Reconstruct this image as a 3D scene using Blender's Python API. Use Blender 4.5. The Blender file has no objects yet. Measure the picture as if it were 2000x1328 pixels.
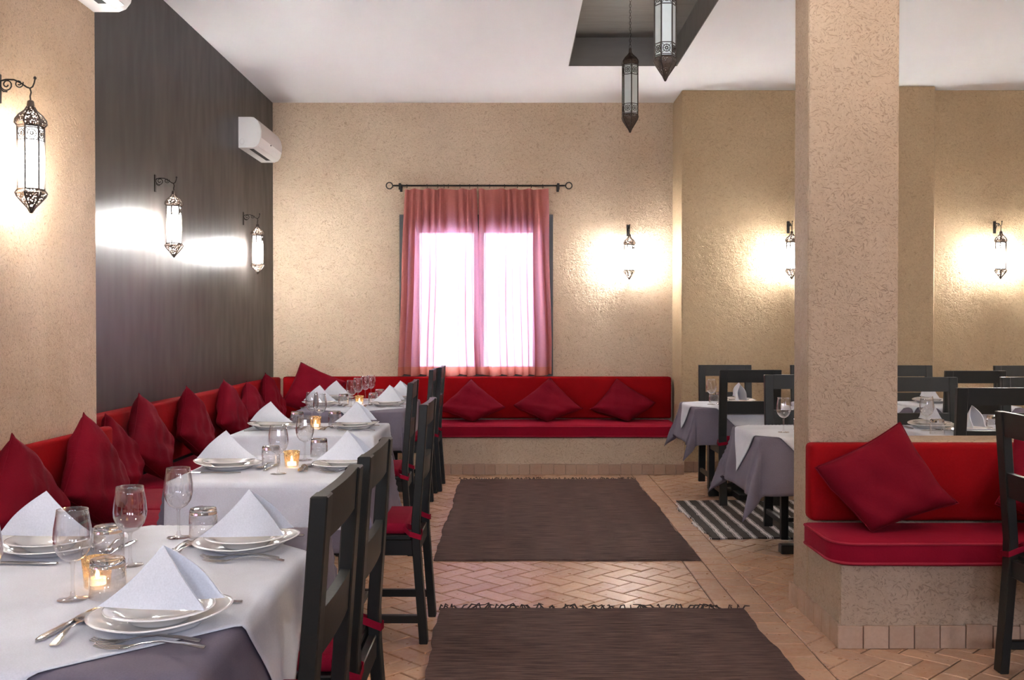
import bpy, bmesh, math, random
from mathutils import Vector, Matrix, Euler
random.seed(7)
PI = math.pi
scene = bpy.context.scene
COL = scene.collection

# ------------------------------------------------------------------ camera, world, light, exposure
cam_d = bpy.data.cameras.new('camera')
cam_d.sensor_width = 36.0
cam_d.lens = 35.0
cam_d.clip_start = 0.05
cam = bpy.data.objects.new('camera', cam_d)
COL.objects.link(cam)
cam.location = (0, 0, 1.3)
cam.rotation_euler = (math.radians(90 - 0.707), 0, 0)
scene.camera = cam

world = bpy.data.worlds.new('daylight')
scene.world = world
world.use_nodes = True
bg = world.node_tree.nodes['Background']
bg.inputs['Color'].default_value = (0.74, 0.80, 1.0, 1)
bg.inputs['Strength'].default_value = 17.0

scene.view_settings.view_transform = 'Standard'
scene.view_settings.look = 'None'
scene.view_settings.gamma = 1.0
scene.view_settings.use_curve_mapping = False
scene.view_settings.exposure = 1.40
try:
    scene.cycles.use_denoising = True
    scene.cycles.max_bounces = 10
    scene.cycles.diffuse_bounces = 5
    scene.cycles.transmission_bounces = 10
    scene.cycles.transparent_max_bounces = 16
    scene.cycles.sample_clamp_indirect = 6.0
except Exception:
    pass

LAMP_STRENGTH = 305.0
ADDED_PENDANT_STRENGTH = 55.0
LAMP_COLOR = (1.0, 0.975, 0.94, 1)

def portal(name, loc, rot, sx, sy):
    """daylight portal in a window opening: only steers the sky light, gives none itself"""
    l = bpy.data.lights.new(name, 'AREA')
    l.shape = 'RECTANGLE'; l.size = sx; l.size_y = sy
    l.cycles.is_portal = True
    o = bpy.data.objects.new(name, l); COL.objects.link(o)
    o.location = loc; o.rotation_euler = rot
    return o
ADDED_WINDOWS = [(-1.1, -0.1), (1.1, 2.1), (3.3, 4.3)]  # unseen windows, added and sized for daylight from behind the camera
RW0, RW1 = 1.85, 2.85
for (a, b) in ADDED_WINDOWS:
    portal('daylight_portal', ((a + b) / 2, -3.32, (RW0 + RW1) / 2), (math.radians(90), 0, 0), b - a, RW1 - RW0)
portal('daylight_portal', (-0.34, 9.66, 1.57), (math.radians(-90), 0, 0), 1.16, 1.34)

# ------------------------------------------------------------------ materials
def new_mat(name):
    m = bpy.data.materials.new(name)
    m.use_nodes = True
    nt = m.node_tree
    b = nt.nodes['Principled BSDF']
    return m, nt, b
def N(nt, t, **kw):
    n = nt.nodes.new(t)
    for k, v in kw.items():
        setattr(n, k, v)
    return n
def L(nt, a, b):
    nt.links.new(a, b)
def c4(c):
    return (c[0], c[1], c[2], 1)
def ramp(nt, src, p0, p1, c0=(0, 0, 0), c1=(1, 1, 1)):
    r = N(nt, 'ShaderNodeValToRGB')
    r.color_ramp.elements[0].position = p0; r.color_ramp.elements[0].color = c4(c0)
    r.color_ramp.elements[1].position = p1; r.color_ramp.elements[1].color = c4(c1)
    L(nt, src, r.inputs[0])
    return r.outputs[0]
def noise(nt, vec, scale, detail=3, rough=0.55, dist=0.0):
    n = N(nt, 'ShaderNodeTexNoise')
    n.inputs['Scale'].default_value = scale; n.inputs['Detail'].default_value = detail
    n.inputs['Roughness'].default_value = rough; n.inputs['Distortion'].default_value = dist
    if vec is not None:
        L(nt, vec, n.inputs['Vector'])
    return n.outputs['Fac']
def mapping(nt, vec, scale=(1, 1, 1), rot=(0, 0, 0)):
    m = N(nt, 'ShaderNodeMapping')
    m.inputs['Scale'].default_value = scale; m.inputs['Rotation'].default_value = rot
    L(nt, vec, m.inputs['Vector'])
    return m.outputs[0]
def mixc(nt, fac, a, b, mode='MIX'):
    m = N(nt, 'ShaderNodeMix', data_type='RGBA', blend_type=mode)
    if isinstance(fac, (int, float)): m.inputs[0].default_value = fac
    else: L(nt, fac, m.inputs[0])
    for s, v in ((m.inputs[6], a), (m.inputs[7], b)):
        if isinstance(v, (tuple, list)): s.default_value = c4(v)
        else: L(nt, v, s)
    return m.outputs[2]
def math_(nt, op, a, b=None):
    m = N(nt, 'ShaderNodeMath', operation=op)
    for i, v in enumerate((a, b)):
        if v is None: continue
        if isinstance(v, (int, float)): m.inputs[i].default_value = v
        else: L(nt, v, m.inputs[i])
    return m.outputs[0]
def bump(nt, b, h, strength=0.3, dist=0.01):
    n = N(nt, 'ShaderNodeBump')
    n.inputs['Strength'].default_value = strength; n.inputs['Distance'].default_value = dist
    L(nt, h, n.inputs['Height']); L(nt, n.outputs[0], b.inputs['Normal'])
def wpos(nt):
    return N(nt, 'ShaderNodeNewGeometry').outputs['Position']
def opos(nt):
    return N(nt, 'ShaderNodeTexCoord').outputs['Object']

def plaster(name, c1, c2, fleck=0.5, rough=0.6, spec=0.3, b_str=0.45, pit=0.0):
    m, nt, b = new_mat(name)
    p = wpos(nt)
    warp = N(nt, 'ShaderNodeTexNoise'); warp.inputs['Scale'].default_value = 7; L(nt, p, warp.inputs['Vector'])
    vm = N(nt, 'ShaderNodeVectorMath', operation='MULTIPLY_ADD')
    L(nt, warp.outputs['Color'], vm.inputs[0]); vm.inputs[1].default_value = (0.16, 0.16, 0.16); L(nt, p, vm.inputs[2])
    pw = vm.outputs[0]
    big = noise(nt, p, 1.6, 5, 0.6)
    col = mixc(nt, ramp(nt, big, 0.3, 0.72), c1, c2)
    fine = noise(nt, p, 55, 4, 0.7)
    col = mixc(nt, 0.25, col, ramp(nt, fine, 0.25, 0.75, (0.35, 0.33, 0.3), (1, 1, 1)), 'MULTIPLY')
    masks = None
    for rot in ((0.5, 0.75, 0.9), (-0.6, -0.85, 0.3), (0.9, 1.45, -0.6), (1.3, -0.3, 0.4)):
        v = mapping(nt, mapping(nt, pw, (1, 1, 1), rot), (130, 130, 17))
        f = ramp(nt, noise(nt, v, 1.0, 1, 0.4), 0.64, 0.72)
        masks = f if masks is None else math_(nt, 'MAXIMUM', masks, f)
    col = mixc(nt, math_(nt, 'MULTIPLY', masks, fleck), col, (c1[0] * 0.30, c1[1] * 0.24, c1[2] * 0.18))
    if pit:
        pv = ramp(nt, noise(nt, p, 130, 2, 0.5), 0.30, 0.42, (0.42, 0.35, 0.28), (1, 1, 1))
        col = mixc(nt, pit, col, pv, 'MULTIPLY')
    L(nt, col, b.inputs['Base Color'])
    h = math_(nt, 'ADD', math_(nt, 'MULTIPLY', noise(nt, p, 9, 4, 0.6), 1.6), math_(nt, 'MULTIPLY', fine, 0.5))
    h = math_(nt, 'SUBTRACT', h, math_(nt, 'MULTIPLY', masks, 0.75))
    bump(nt, b, h, b_str, 0.02)
    b.inputs['Roughness'].default_value = rough
    b.inputs['Specular IOR Level'].default_value = spec
    return m

def simple(name, color, rough=0.5, metal=0.0, spec=0.5, var=0.0, vscale=30, bstr=0.0, bscale=80, sheen=0.0, coat=0.0):
    m, nt, b = new_mat(name)
    b.inputs['Roughness'].default_value = rough; b.inputs['Metallic'].default_value = metal
    b.inputs['Specular IOR Level'].default_value = spec
    b.inputs['Base Color'].default_value = c4(color)
    b.inputs['Sheen Weight'].default_value = sheen
    b.inputs['Coat Weight'].default_value = coat
    if var:
        n = noise(nt, opos(nt), vscale, 4, 0.6)
        L(nt, mixc(nt, n, tuple(x * (1 - var) for x in color), tuple(min(1, x * (1 + var)) for x in color)), b.inputs['Base Color'])
    if bstr:
        bump(nt, b, noise(nt, opos(nt), bscale, 3, 0.6), bstr, 0.004)
    return m

def fabric(name, color, weave=900, bstr=0.25, sheen=0.06, wrinkle=0.3, rough=0.85):
    m, nt, b = new_mat(name)
    p = opos(nt)
    w1 = N(nt, 'ShaderNodeTexWave'); w1.inputs['Scale'].default_value = weave / 6.28; w1.inputs['Distortion'].default_value = 1.5; L(nt, p, w1.inputs['Vector'])
    n1 = noise(nt, p, 260, 2, 0.6)
    n2 = noise(nt, p, 6, 3, 0.5)
    col = mixc(nt, n2, tuple(x * 0.82 for x in color), tuple(min(1, x * 1.16) for x in color))
    col = mixc(nt, 0.3, col, ramp(nt, n1, 0.3, 0.7, (0.6, 0.6, 0.6), (1, 1, 1)), 'MULTIPLY')
    L(nt, col, b.inputs['Base Color'])
    h = math_(nt, 'ADD', math_(nt, 'MULTIPLY', n1, 0.15), math_(nt, 'MULTIPLY', noise(nt, p, 9, 3, 0.55, 0.6), wrinkle * 4))
    bump(nt, b, h, bstr, 0.01)
    b.inputs['Roughness'].default_value = rough
    b.inputs['Sheen Weight'].default_value = sheen
    b.inputs['Sheen Roughness'].default_value = 0.4
    b.inputs['Sheen Tint'].default_value = c4(tuple(min(1, x * 2 + 0.05) for x in color))
    b.inputs['Specular IOR Level'].default_value = 0.07
    return m

MT = {}
MT['wall_tan'] = plaster('tan straw plaster', (0.55, 0.42, 0.30), (0.64, 0.505, 0.375), 0.42)
MT['wall_ochre'] = plaster('ochre straw plaster', (0.44, 0.32, 0.19), (0.51, 0.38, 0.235), 0.32)
MT['wall_pier'] = plaster('polished pier plaster', (0.46, 0.32, 0.20), (0.64, 0.48, 0.35), 0.25, 0.42, 0.45, 0.25, 0.6)
MT['column'] = plaster('column straw plaster', (0.375, 0.27, 0.185), (0.435, 0.32, 0.23), 0.38)
MT['ceiling'] = simple('ceiling paint', (0.90, 0.91, 0.925), 0.85, spec=0.2, var=0.03, vscale=1.2)

def dark_wall():
    m, nt, b = new_mat('dark polished plaster')
    p = wpos(nt)
    st = noise(nt, mapping(nt, p, (3.2, 3.2, 0.8)), 1.0, 3, 0.5)
    col = mixc(nt, ramp(nt, st, 0.3, 0.7), (0.022, 0.019, 0.018), (0.044, 0.039, 0.036))
    L(nt, col, b.inputs['Base Color'])
    fine = noise(nt, mapping(nt, p, (12, 12, 3.5)), 1.0, 1, 0.4)
    L(nt, ramp(nt, fine, 0.2, 0.8, (0.30, 0.30, 0.30), (0.42, 0.42, 0.42)), b.inputs['Roughness'])
    bump(nt, b, math_(nt, 'ADD', st, math_(nt, 'MULTIPLY', fine, 0.25)), 0.10, 0.01)
    b.inputs['Specular IOR Level'].default_value = 0.36
    return m
MT['wall_dark'] = dark_wall()
def recess_mat():
    m, nt, b = new_mat('dark recess paint')
    p = wpos(nt)
    st = noise(nt, mapping(nt, p, (1.5, 9, 6)), 1.0, 4, 0.6)
    L(nt, mixc(nt, st, (0.085, 0.078, 0.07), (0.17, 0.16, 0.145)), b.inputs['Base Color'])
    b.inputs['Roughness'].default_value = 0.38
    bump(nt, b, st, 0.2, 0.02)
    return m
MT['recess'] = recess_mat()

def tile_mat(name, ca, cb, cc, rough=(0.25, 0.5)):
    m, nt, b = new_mat(name)
    p = wpos(nt)
    r1 = N(nt, 'ShaderNodeObjectInfo').outputs['Random']
    r2 = N(nt, 'ShaderNodeNewGeometry').outputs['Random Per Island']
    r = math_(nt, 'FRACT', math_(nt, 'ADD', r1, math_(nt, 'MULTIPLY', r2, 7.31)))
    col = mixc(nt, r, ca, cb)
    n = noise(nt, p, 9, 5, 0.65)
    col = mixc(nt, ramp(nt, n, 0.42, 0.75), col, cc)
    L(nt, mixc(nt, 0.35, col, ramp(nt, noise(nt, p, 60, 4, 0.7), 0.3, 0.7, (0.6, 0.55, 0.5), (1, 1, 1)), 'MULTIPLY'), b.inputs['Base Color'])
    L(nt, ramp(nt, noise(nt, p, 22, 3, 0.6), 0.3, 0.7, (rough[0],) * 3, (rough[1],) * 3), b.inputs['Roughness'])
    bump(nt, b, noise(nt, p, 30, 4, 0.6), 0.15, 0.01)
    b.inputs['Specular IOR Level'].default_value = 0.55
    return m
MT['tile'] = tile_mat('terracotta floor tile', (0.43, 0.235, 0.135), (0.56, 0.345, 0.215), (0.50, 0.33, 0.225))
MT['base_tile'] = tile_mat('terracotta skirting tile', (0.36, 0.23, 0.155), (0.44, 0.29, 0.20), (0.40, 0.28, 0.20), (0.55, 0.75))
MT['grout'] = simple('floor grout', (0.12, 0.075, 0.05), 0.9, var=0.2)

MT['red_back'] = fabric('red backrest fabric', (0.235, 0.003, 0.005))
MT['red_seat'] = fabric('crimson seat fabric', (0.20, 0.004, 0.016))
MT['burgundy'] = fabric('burgundy cushion fabric', (0.135, 0.003, 0.010), wrinkle=0.5, bstr=0.35)
MT['pad'] = fabric('crimson chair pad fabric', (0.23, 0.006, 0.022))
MT['piping'] = fabric('crimson piping', (0.28, 0.02, 0.035))
MT['white_cloth'] = fabric('white table linen', (0.63, 0.645, 0.70), sheen=0.1, wrinkle=0.16, bstr=0.15)
MT['napkin'] = fabric('white napkin linen', (0.71, 0.73, 0.78), sheen=0.1, wrinkle=0.12, bstr=0.15)
MT['grey_cloth'] = fabric('grey violet table linen', (0.145, 0.127, 0.160), sheen=0.15, wrinkle=0.2, bstr=0.2)
MT['wood'] = simple('black stained wood', (0.0065, 0.0068, 0.0056), 0.42, var=0.35, vscale=25, bstr=0.08, bscale=60, spec=0.32)
MT['iron'] = simple('black wrought iron', (0.018, 0.016, 0.014), 0.45, metal=0.6)
MT['lantern_metal'] = simple('aged lantern metal', (0.055, 0.042, 0.034), 0.42, metal=0.75, var=0.3, vscale=90)
MT['steel'] = simple('polished cutlery steel', (0.62, 0.60, 0.58), 0.14, metal=1.0)
MT['porcelain'] = simple('white glazed porcelain', (0.84, 0.82, 0.79), 0.10, spec=0.6, coat=0.3)
MT['plastic'] = simple('white air conditioner plastic', (0.80, 0.78, 0.76), 0.35, spec=0.4)
MT['plastic_panel'] = simple('pale pinkish air conditioner panel', (0.76, 0.71, 0.69), 0.25, spec=0.5)
MT['black'] = simple('black slot', (0.012, 0.011, 0.01), 0.7)
MT['window_wood'] = simple('dark window wood', (0.02, 0.022, 0.022), 0.4, var=0.2)
MT['wax'] = simple('white candle wax', (0.85, 0.78, 0.62), 0.5)

def rug_mat(name, c1, c2, sx):
    m, nt, b = new_mat(name)
    p = opos(nt)
    a = noise(nt, mapping(nt, p, (sx, 90, 1)), 1.0, 3, 0.6)
    bands = noise(nt, mapping(nt, p, (3.5, 0.15, 1)), 1.0, 2, 0.5)
    col = mixc(nt, ramp(nt, a, 0.3, 0.7), c1, c2)
    col = mixc(nt, 0.5, col, ramp(nt, bands, 0.35, 0.65, (0.65, 0.6, 0.6), (1, 1, 1)), 'MULTIPLY')
    L(nt, col, b.inputs['Base Color'])
    bump(nt, b, math_(nt, 'ADD', a, noise(nt, p, 25, 3, 0.6)), 0.5, 0.01)
    b.inputs['Roughness'].default_value = 0.95
    b.inputs['Specular IOR Level'].default_value = 0.1
    return m
MT['rug'] = rug_mat('dark brown woven rug', (0.034, 0.019, 0.015), (0.135, 0.086, 0.075), 6)
MT['fringe'] = simple('dark rug fringe', (0.028, 0.017, 0.013), 0.95)

def striped_rug():
    m, nt, b = new_mat('brown and white striped rug')
    p = opos(nt)
    sep = N(nt, 'ShaderNodeSeparateXYZ'); L(nt, p, sep.inputs[0])
    wob = math_(nt, 'MULTIPLY', math_(nt, 'SUBTRACT', noise(nt, p, 14, 2, 0.5), 0.5), 0.022)
    x = math_(nt, 'ADD', sep.outputs[0], wob)
    t = math_(nt, 'FRACT', math_(nt, 'MULTIPLY', math_(nt, 'ADD', x, 5.0), 1 / 0.097))
    r = N(nt, 'ShaderNodeValToRGB'); r.color_ramp.interpolation = 'CONSTANT'
    el = r.color_ramp.elements
    dk = (0.028, 0.02, 0.014, 1); wh = (0.72, 0.68, 0.66, 1)
    stops = [(0.0, dk), (0.52, wh), (0.56, dk), (0.61, wh), (0.83, dk), (0.88, wh), (0.92, dk)]
    el[0].position = 0; el[0].color = dk; el[1].position = stops[1][0]; el[1].color = wh
    for pos, c in stops[2:]:
        e = el.new(pos); e.color = c
    L(nt, t, r.inputs[0])
    a = noise(nt, mapping(nt, p, (9, 70, 1)), 1.0, 2, 0.6)
    L(nt, mixc(nt, 0.4, r.outputs[0], ramp(nt, a, 0.3, 0.7, (0.5, 0.5, 0.5), (1, 1, 1)), 'MULTIPLY'), b.inputs['Base Color'])
    bump(nt, b, a, 0.5, 0.008)
    b.inputs['Roughness'].default_value = 0.95
    return m
MT['rug_striped'] = striped_rug()

def glass_thin(name, tint=(1, 1, 1), refl=0.9):
    m, nt, b = new_mat(name)
    nt.nodes.remove(b)
    out = nt.nodes['Material Output']
    tr = N(nt, 'ShaderNodeBsdfTransparent'); tr.inputs[0].default_value = c4(tint)
    gl = N(nt, 'ShaderNodeBsdfGlossy'); gl.inputs['Roughness'].default_value = 0.02; gl.inputs[0].default_value = (refl, refl, refl, 1)
    fr = N(nt, 'ShaderNodeLayerWeight'); fr.inputs[0].default_value = 0.5
    fac = math_(nt, 'ADD', math_(nt, 'MULTIPLY', math_(nt, 'POWER', fr.outputs['Facing'], 2.2), 0.9), 0.06)
    mx = N(nt, 'ShaderNodeMixShader')
    L(nt, fac, mx.inputs[0]); L(nt, tr.outputs[0], mx.inputs[1]); L(nt, gl.outputs[0], mx.inputs[2])
    L(nt, mx.outputs[0], out.inputs[0])
    return m
MT['pane_glass'] = glass_thin('window glass')
MT['wine_glass'] = glass_thin('thin clear glass', (0.965, 0.965, 0.97), 1.0)
def glass_solid():
    m, nt, b = new_mat('thick clear glass')
    b.inputs['Base Color'].default_value = (0.97, 0.975, 0.98, 1)
    b.inputs['Transmission Weight'].default_value = 1.0
    b.inputs['Roughness'].default_value = 0.0
    b.inputs['IOR'].default_value = 1.45
    return m
MT['glass'] = glass_solid()

def emis(name, color, s):
    m, nt, b = new_mat(name)
    b.inputs['Base Color'].default_value = c4(color)
    b.inputs['Emission Color'].default_value = c4(color)
    b.inputs['Emission Strength'].default_value = s
    b.inputs['Roughness'].default_value = 0.5
    return m
def lit_pane():
    # frosted glass in front of a bulb: brightest level with the bulb, fainter towards both ends
    m, nt, b = new_mat('lit frosted lantern glass')
    b.inputs['Base Color'].default_value = LAMP_COLOR
    b.inputs['Emission Color'].default_value = LAMP_COLOR
    sep = N(nt, 'ShaderNodeSeparateXYZ'); L(nt, opos(nt), sep.inputs[0])
    q = math_(nt, 'DIVIDE', math_(nt, 'SUBTRACT', sep.outputs[2], 0.185), 0.055)
    g = math_(nt, 'POWER', 2.718, math_(nt, 'MULTIPLY', math_(nt, 'MULTIPLY', q, q), -1.0))
    L(nt, math_(nt, 'ADD', math_(nt, 'MULTIPLY', g, LAMP_STRENGTH), LAMP_STRENGTH * 0.02), b.inputs['Emission Strength'])
    return m
MT['lit_pane'] = lit_pane()
MT['added_pane_soft'] = emis('softly lit added lantern glass', LAMP_COLOR, ADDED_PENDANT_STRENGTH)
MT['added_pane_warm'] = emis('warm lit added lantern glass', (1.0, 0.74, 0.45, 1), 95.0)
MT['flame'] = emis('candle flame', (1.0, 0.62, 0.25), 22.0)
MT['wax_lit'] = emis('glowing tea light wax', (1.0, 0.72, 0.4), 1.6)
MT['frost'] = simple('unlit frosted lantern glass', (0.62, 0.68, 0.67), 0.35, var=0.08, vscale=20)

def pierced():
    m, nt, b = new_mat('pierced lantern metal')
    b.inputs['Base Color'].default_value = (0.08, 0.056, 0.043, 1)
    b.inputs['Metallic'].default_value = 0.5; b.inputs['Roughness'].default_value = 0.4
    v = N(nt, 'ShaderNodeTexVoronoi'); v.inputs['Scale'].default_value = 150
    L(nt, opos(nt), v.inputs['Vector'])
    L(nt, ramp(nt, v.outputs['Distance'], 0.30, 0.36), b.inputs['Alpha'])
    return m
MT['pierced'] = pierced()

def mercury():
    m, nt, b = new_mat('gold mercury glass')
    p = opos(nt)
    n = noise(nt, p, 120, 3, 0.7)
    L(nt, mixc(nt, ramp(nt, n, 0.35, 0.65), (0.55, 0.30, 0.08), (0.95, 0.75, 0.42)), b.inputs['Base Color'])
    b.inputs['Metallic'].default_value = 0.4; b.inputs['Roughness'].default_value = 0.22
    sep = N(nt, 'ShaderNodeSeparateXYZ'); L(nt, p, sep.inputs[0])
    hz = ramp(nt, sep.outputs[2], 0.012, 0.062, (0.25, 0.25, 0.25), (0.85, 0.85, 0.85))
    L(nt, math_(nt, 'MULTIPLY', hz, ramp(nt, n, 0.3, 0.6, (0.45,) * 3, (1, 1, 1))), b.inputs['Alpha'])
    return m
MT['mercury'] = mercury()

def curtain_mat(name, color, transp, trans):
    m, nt, b = new_mat(name)
    nt.nodes.remove(b)
    out = nt.nodes['Material Output']
    p = opos(nt)
    w = noise(nt, mapping(nt, p, (60, 60, 260)), 1.0, 2, 0.5)
    col = mixc(nt, w, tuple(x * 0.8 for x in color), tuple(min(1, x * 1.15) for x in color))
    d = N(nt, 'ShaderNodeBsdfDiffuse'); L(nt, col, d.inputs[0])
    t = N(nt, 'ShaderNodeBsdfTranslucent'); t.inputs[0].default_value = c4(trans)
    tr = N(nt, 'ShaderNodeBsdfTransparent')
    m1 = N(nt, 'ShaderNodeMixShader'); m1.inputs[0].default_value = 0.42
    L(nt, d.outputs[0], m1.inputs[1]); L(nt, t.outputs[0], m1.inputs[2])
    m2 = N(nt, 'ShaderNodeMixShader'); m2.inputs[0].default_value = transp
    L(nt, m1.outputs[0], m2.inputs[1]); L(nt, tr.outputs[0], m2.inputs[2])
    L(nt, m2.outputs[0], out.inputs[0])
    return m
MT['curtain'] = curtain_mat('sheer salmon curtain', (0.70, 0.24, 0.20), 0.022, (0.20, 0.115, 0.165))
MT['curtain_hem'] = curtain_mat('double salmon curtain hem', (0.58, 0.20, 0.14), 0.02, (0.34, 0.12, 0.09))

# ------------------------------------------------------------------ mesh helpers
class MB:
    def __init__(s):
        s.v = []; s.f = []
    def add(s, verts, faces):
        o = len(s.v)
        s.v += [tuple(v) for v in verts]
        s.f += [tuple(i + o for i in f) for f in faces]
        return s
    def box(s, x0, x1, y0, y1, z0, z1, bev=0.0):
        if bev <= 0:
            return s.add([(x0, y0, z0), (x1, y0, z0), (x1, y1, z0), (x0, y1, z0), (x0, y0, z1), (x1, y0, z1), (x1, y1, z1), (x0, y1, z1)],
                         [(0, 3, 2, 1), (4, 5, 6, 7), (0, 1, 5, 4), (1, 2, 6, 5), (2, 3, 7, 6), (3, 0, 4, 7)])
        bm = bmesh.new()
        bmesh.ops.create_cube(bm, size=1.0)
        for v in bm.verts:
            v.co = Vector((x0 + (v.co.x + .5) * (x1 - x0), y0 + (v.co.y + .5) * (y1 - y0), z0 + (v.co.z + .5) * (z1 - z0)))
        bmesh.ops.bevel(bm, geom=list(bm.edges), offset=bev, segments=2 if bev > 0.01 else 1, profile=0.5, affect='EDGES')
        bm.verts.ensure_lookup_table(); bm.verts.index_update()
        s.add([v.co[:] for v in bm.verts], [[v.index for v in f.verts] for f in bm.faces])
        bm.free()
        return s
    def hexa(s, b4, t4):
        """box from 4 bottom and 4 top corners"""
        return s.add(list(b4) + list(t4), [(0, 3, 2, 1), (4, 5, 6, 7), (0, 1, 5, 4), (1, 2, 6, 5), (2, 3, 7, 6), (3, 0, 4, 7)])
    def lathe(s, prof, n=24, cap0=True, cap1=True, phase=0.0, fn=None):
        vs = []; fs = []
        for (r, z) in prof:
            for k in range(n):
                a = 2 * PI * k / n + phase
                p = (r * math.cos(a), r * math.sin(a), z)
                vs.append(fn(p) if fn else p)
        for i in range(len(prof) - 1):
            for k in range(n):
                k2 = (k + 1) % n
                fs.append((i * n + k, i * n + k2, (i + 1) * n + k2, (i + 1) * n + k))
        if cap0: fs.append(tuple(reversed(range(n))))
        if cap1: fs.append(tuple(range((len(prof) - 1) * n, len(prof) * n)))
        return s.add(vs, fs)
    def tube(s, pts, r, n=6, closed=False):
        pts = [Vector(p) for p in pts]
        m = len(pts); vs = []; fs = []
        prev = None
        for i, p in enumerate(pts):
            a = pts[(i - 1) % m] if (closed or i > 0) else pts[i]
            b = pts[(i + 1) % m] if (closed or i < m - 1) else pts[i]
            t = (b - a)
            t = t.normalized() if t.length > 1e-9 else Vector((0, 0, 1))
            if prev is None:
                u = t.orthogonal().normalized()
            else:
                u = (prev - t * prev.dot(t))
                u = u.normalized() if u.length > 1e-6 else t.orthogonal().normalized()
            prev = u
            w = t.cross(u)
            rr = r[i] if isinstance(r, (list, tuple)) else r
            for k in range(n):
                an = 2 * PI * k / n
                vs.append(p + (u * math.cos(an) + w * math.sin(an)) * rr)
        segs = m if closed else m - 1
        for i in range(segs):
            j = (i + 1) % m
            for k in range(n):
                k2 = (k + 1) % n
                fs.append((i * n + k, i * n + k2, j * n + k2, j * n + k))
        if not closed:
            fs.append(tuple(reversed(range(n)))); fs.append(tuple(range((m - 1) * n, m * n)))
        return s.add(vs, fs)
    def grid(s, pts, flip=False):
        """pts[i][j] rows of points"""
        h = len(pts); w = len(pts[0])
        vs = [p for row in pts for p in row]; fs = []
        for i in range(h - 1):
            for j in range(w - 1):
                q = (i * w + j, i * w + j + 1, (i + 1) * w + j + 1, (i + 1) * w + j)
                fs.append(tuple(reversed(q)) if flip else q)
        return s.add(vs, fs)
    def mesh(s, name, mat, smooth=False):
        me = bpy.data.meshes.new(name)
        me.from_pydata([tuple(v) for v in s.v], [], s.f)
        if smooth is True:
            me.polygons.foreach_set('use_smooth', [True] * len(me.polygons))
        if mat: me.materials.append(MT[mat])
        me.update()
        if smooth == 'auto':
            me.polygons.foreach_set('use_smooth', [True] * len(me.polygons))
            me.set_sharp_from_angle(angle=math.radians(38))
        return me
    def build(s, name, mat, parent=None, smooth=False, loc=None, rz=0.0):
        return obj(name, s.mesh(name, mat, smooth), parent, loc, rz)

def obj(name, me, parent=None, loc=None, rz=0.0):
    o = bpy.data.objects.new(name, me)
    COL.objects.link(o)
    if parent: o.parent = parent
    if loc is not None: o.location = loc
    if rz: o.rotation_euler = (0, 0, rz)
    return o
def tag(o, label, cat, group=None, kind=None):
    o['label'] = label; o['category'] = cat
    if group: o['group'] = group
    if kind: o['kind'] = kind
    return o
def structure(o, label=None):
    o['kind'] = 'structure'
    if label: o['label'] = label
    return o
def thing(name, label, cat, loc=(0, 0, 0), rz=0.0, group=None):
    o = bpy.data.objects.new(name, None); COL.objects.link(o)
    o.empty_display_size = 0.1
    o.location = loc; o.rotation_euler = (0, 0, rz)
    return tag(o, label, cat, group)
def copy_tree(o, parent=None):
    c = o.copy(); COL.objects.link(c); c.parent = parent
    for ch in [x for x in o.children]:
        copy_tree(ch, c)
    return c
def place(proto, used, loc, rz, label, group=None):
    """first call moves the prototype, later calls copy it with its parts"""
    o = copy_tree(proto) if used else proto
    o.location = loc; o.rotation_euler = (0, 0, rz)
    o['label'] = label
    if group: o['group'] = group
    return o

# ------------------------------------------------------------------ the room
CZ = 3.44
XL, XP = -2.278, -1.942          # dark wall face, pier face
YB, YR = 9.5, 8.99               # back wall face, stepped-forward back wall face
structure(MB().box(-2.7, 6.0, -3.5, 9.9, -0.2, -0.006).build('floor', 'grout'), 'terracotta herringbone tile floor')
floor = bpy.data.objects['floor']

w = MB()
hx0, hx1, hz0, hz1 = -0.98, 0.30, 0.88, 2.30
w.box(-2.7, hx0, YB, YB + 0.3, 0, CZ); w.box(hx1, 1.53, YB, YB + 0.3, 0, CZ)
w.box(hx0, hx1, YB, YB + 0.3, 0, hz0); w.box(hx0, hx1, YB, YB + 0.3, hz1, CZ)
structure(w.build('wall_back', 'wall_tan'), 'tan straw-flecked plaster wall with the curtained window')
structure(MB().box(1.53, 6.0, YR, YB + 0.3, 0, CZ, 0.012).build('wall_back_step', 'wall_ochre'), 'tan plaster wall stepping forward beside the bench alcove')
structure(MB().box(2.95, 3.75, YR - 0.15, YR + 0.02, 0, CZ, 0.01).build('wall_back_pilaster', 'wall_ochre'), 'smooth ochre pilaster behind the far tables')
structure(MB().box(XL - 0.3, XL, 4.4, YB, 0, CZ).build('wall_left_dark', 'wall_dark'), 'dark polished plaster wall panel')
structure(MB().box(XL - 0.3, XP, -3.5, 4.66, 0, CZ, 0.012).build('wall_left_pier', 'wall_pier'), 'tan polished plaster pier wall')
structure(MB().box(5.7, 6.0, -3.5, YR, 0, CZ).build('wall_right', 'wall_tan'))
w = MB()
xs = [-2.6] + [v for ab in ADDED_WINDOWS for v in ab] + [6.0]
for i in range(0, len(xs), 2):
    w.box(xs[i], xs[i + 1], -3.5, -3.2, 0, CZ)
for (a, b) in ADDED_WINDOWS:
    w.box(a, b, -3.5, -3.2, 0, RW0); w.box(a, b, -3.5, -3.2, RW1, CZ)
structure(w.build('wall_rear', 'wall_tan'))

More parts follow.
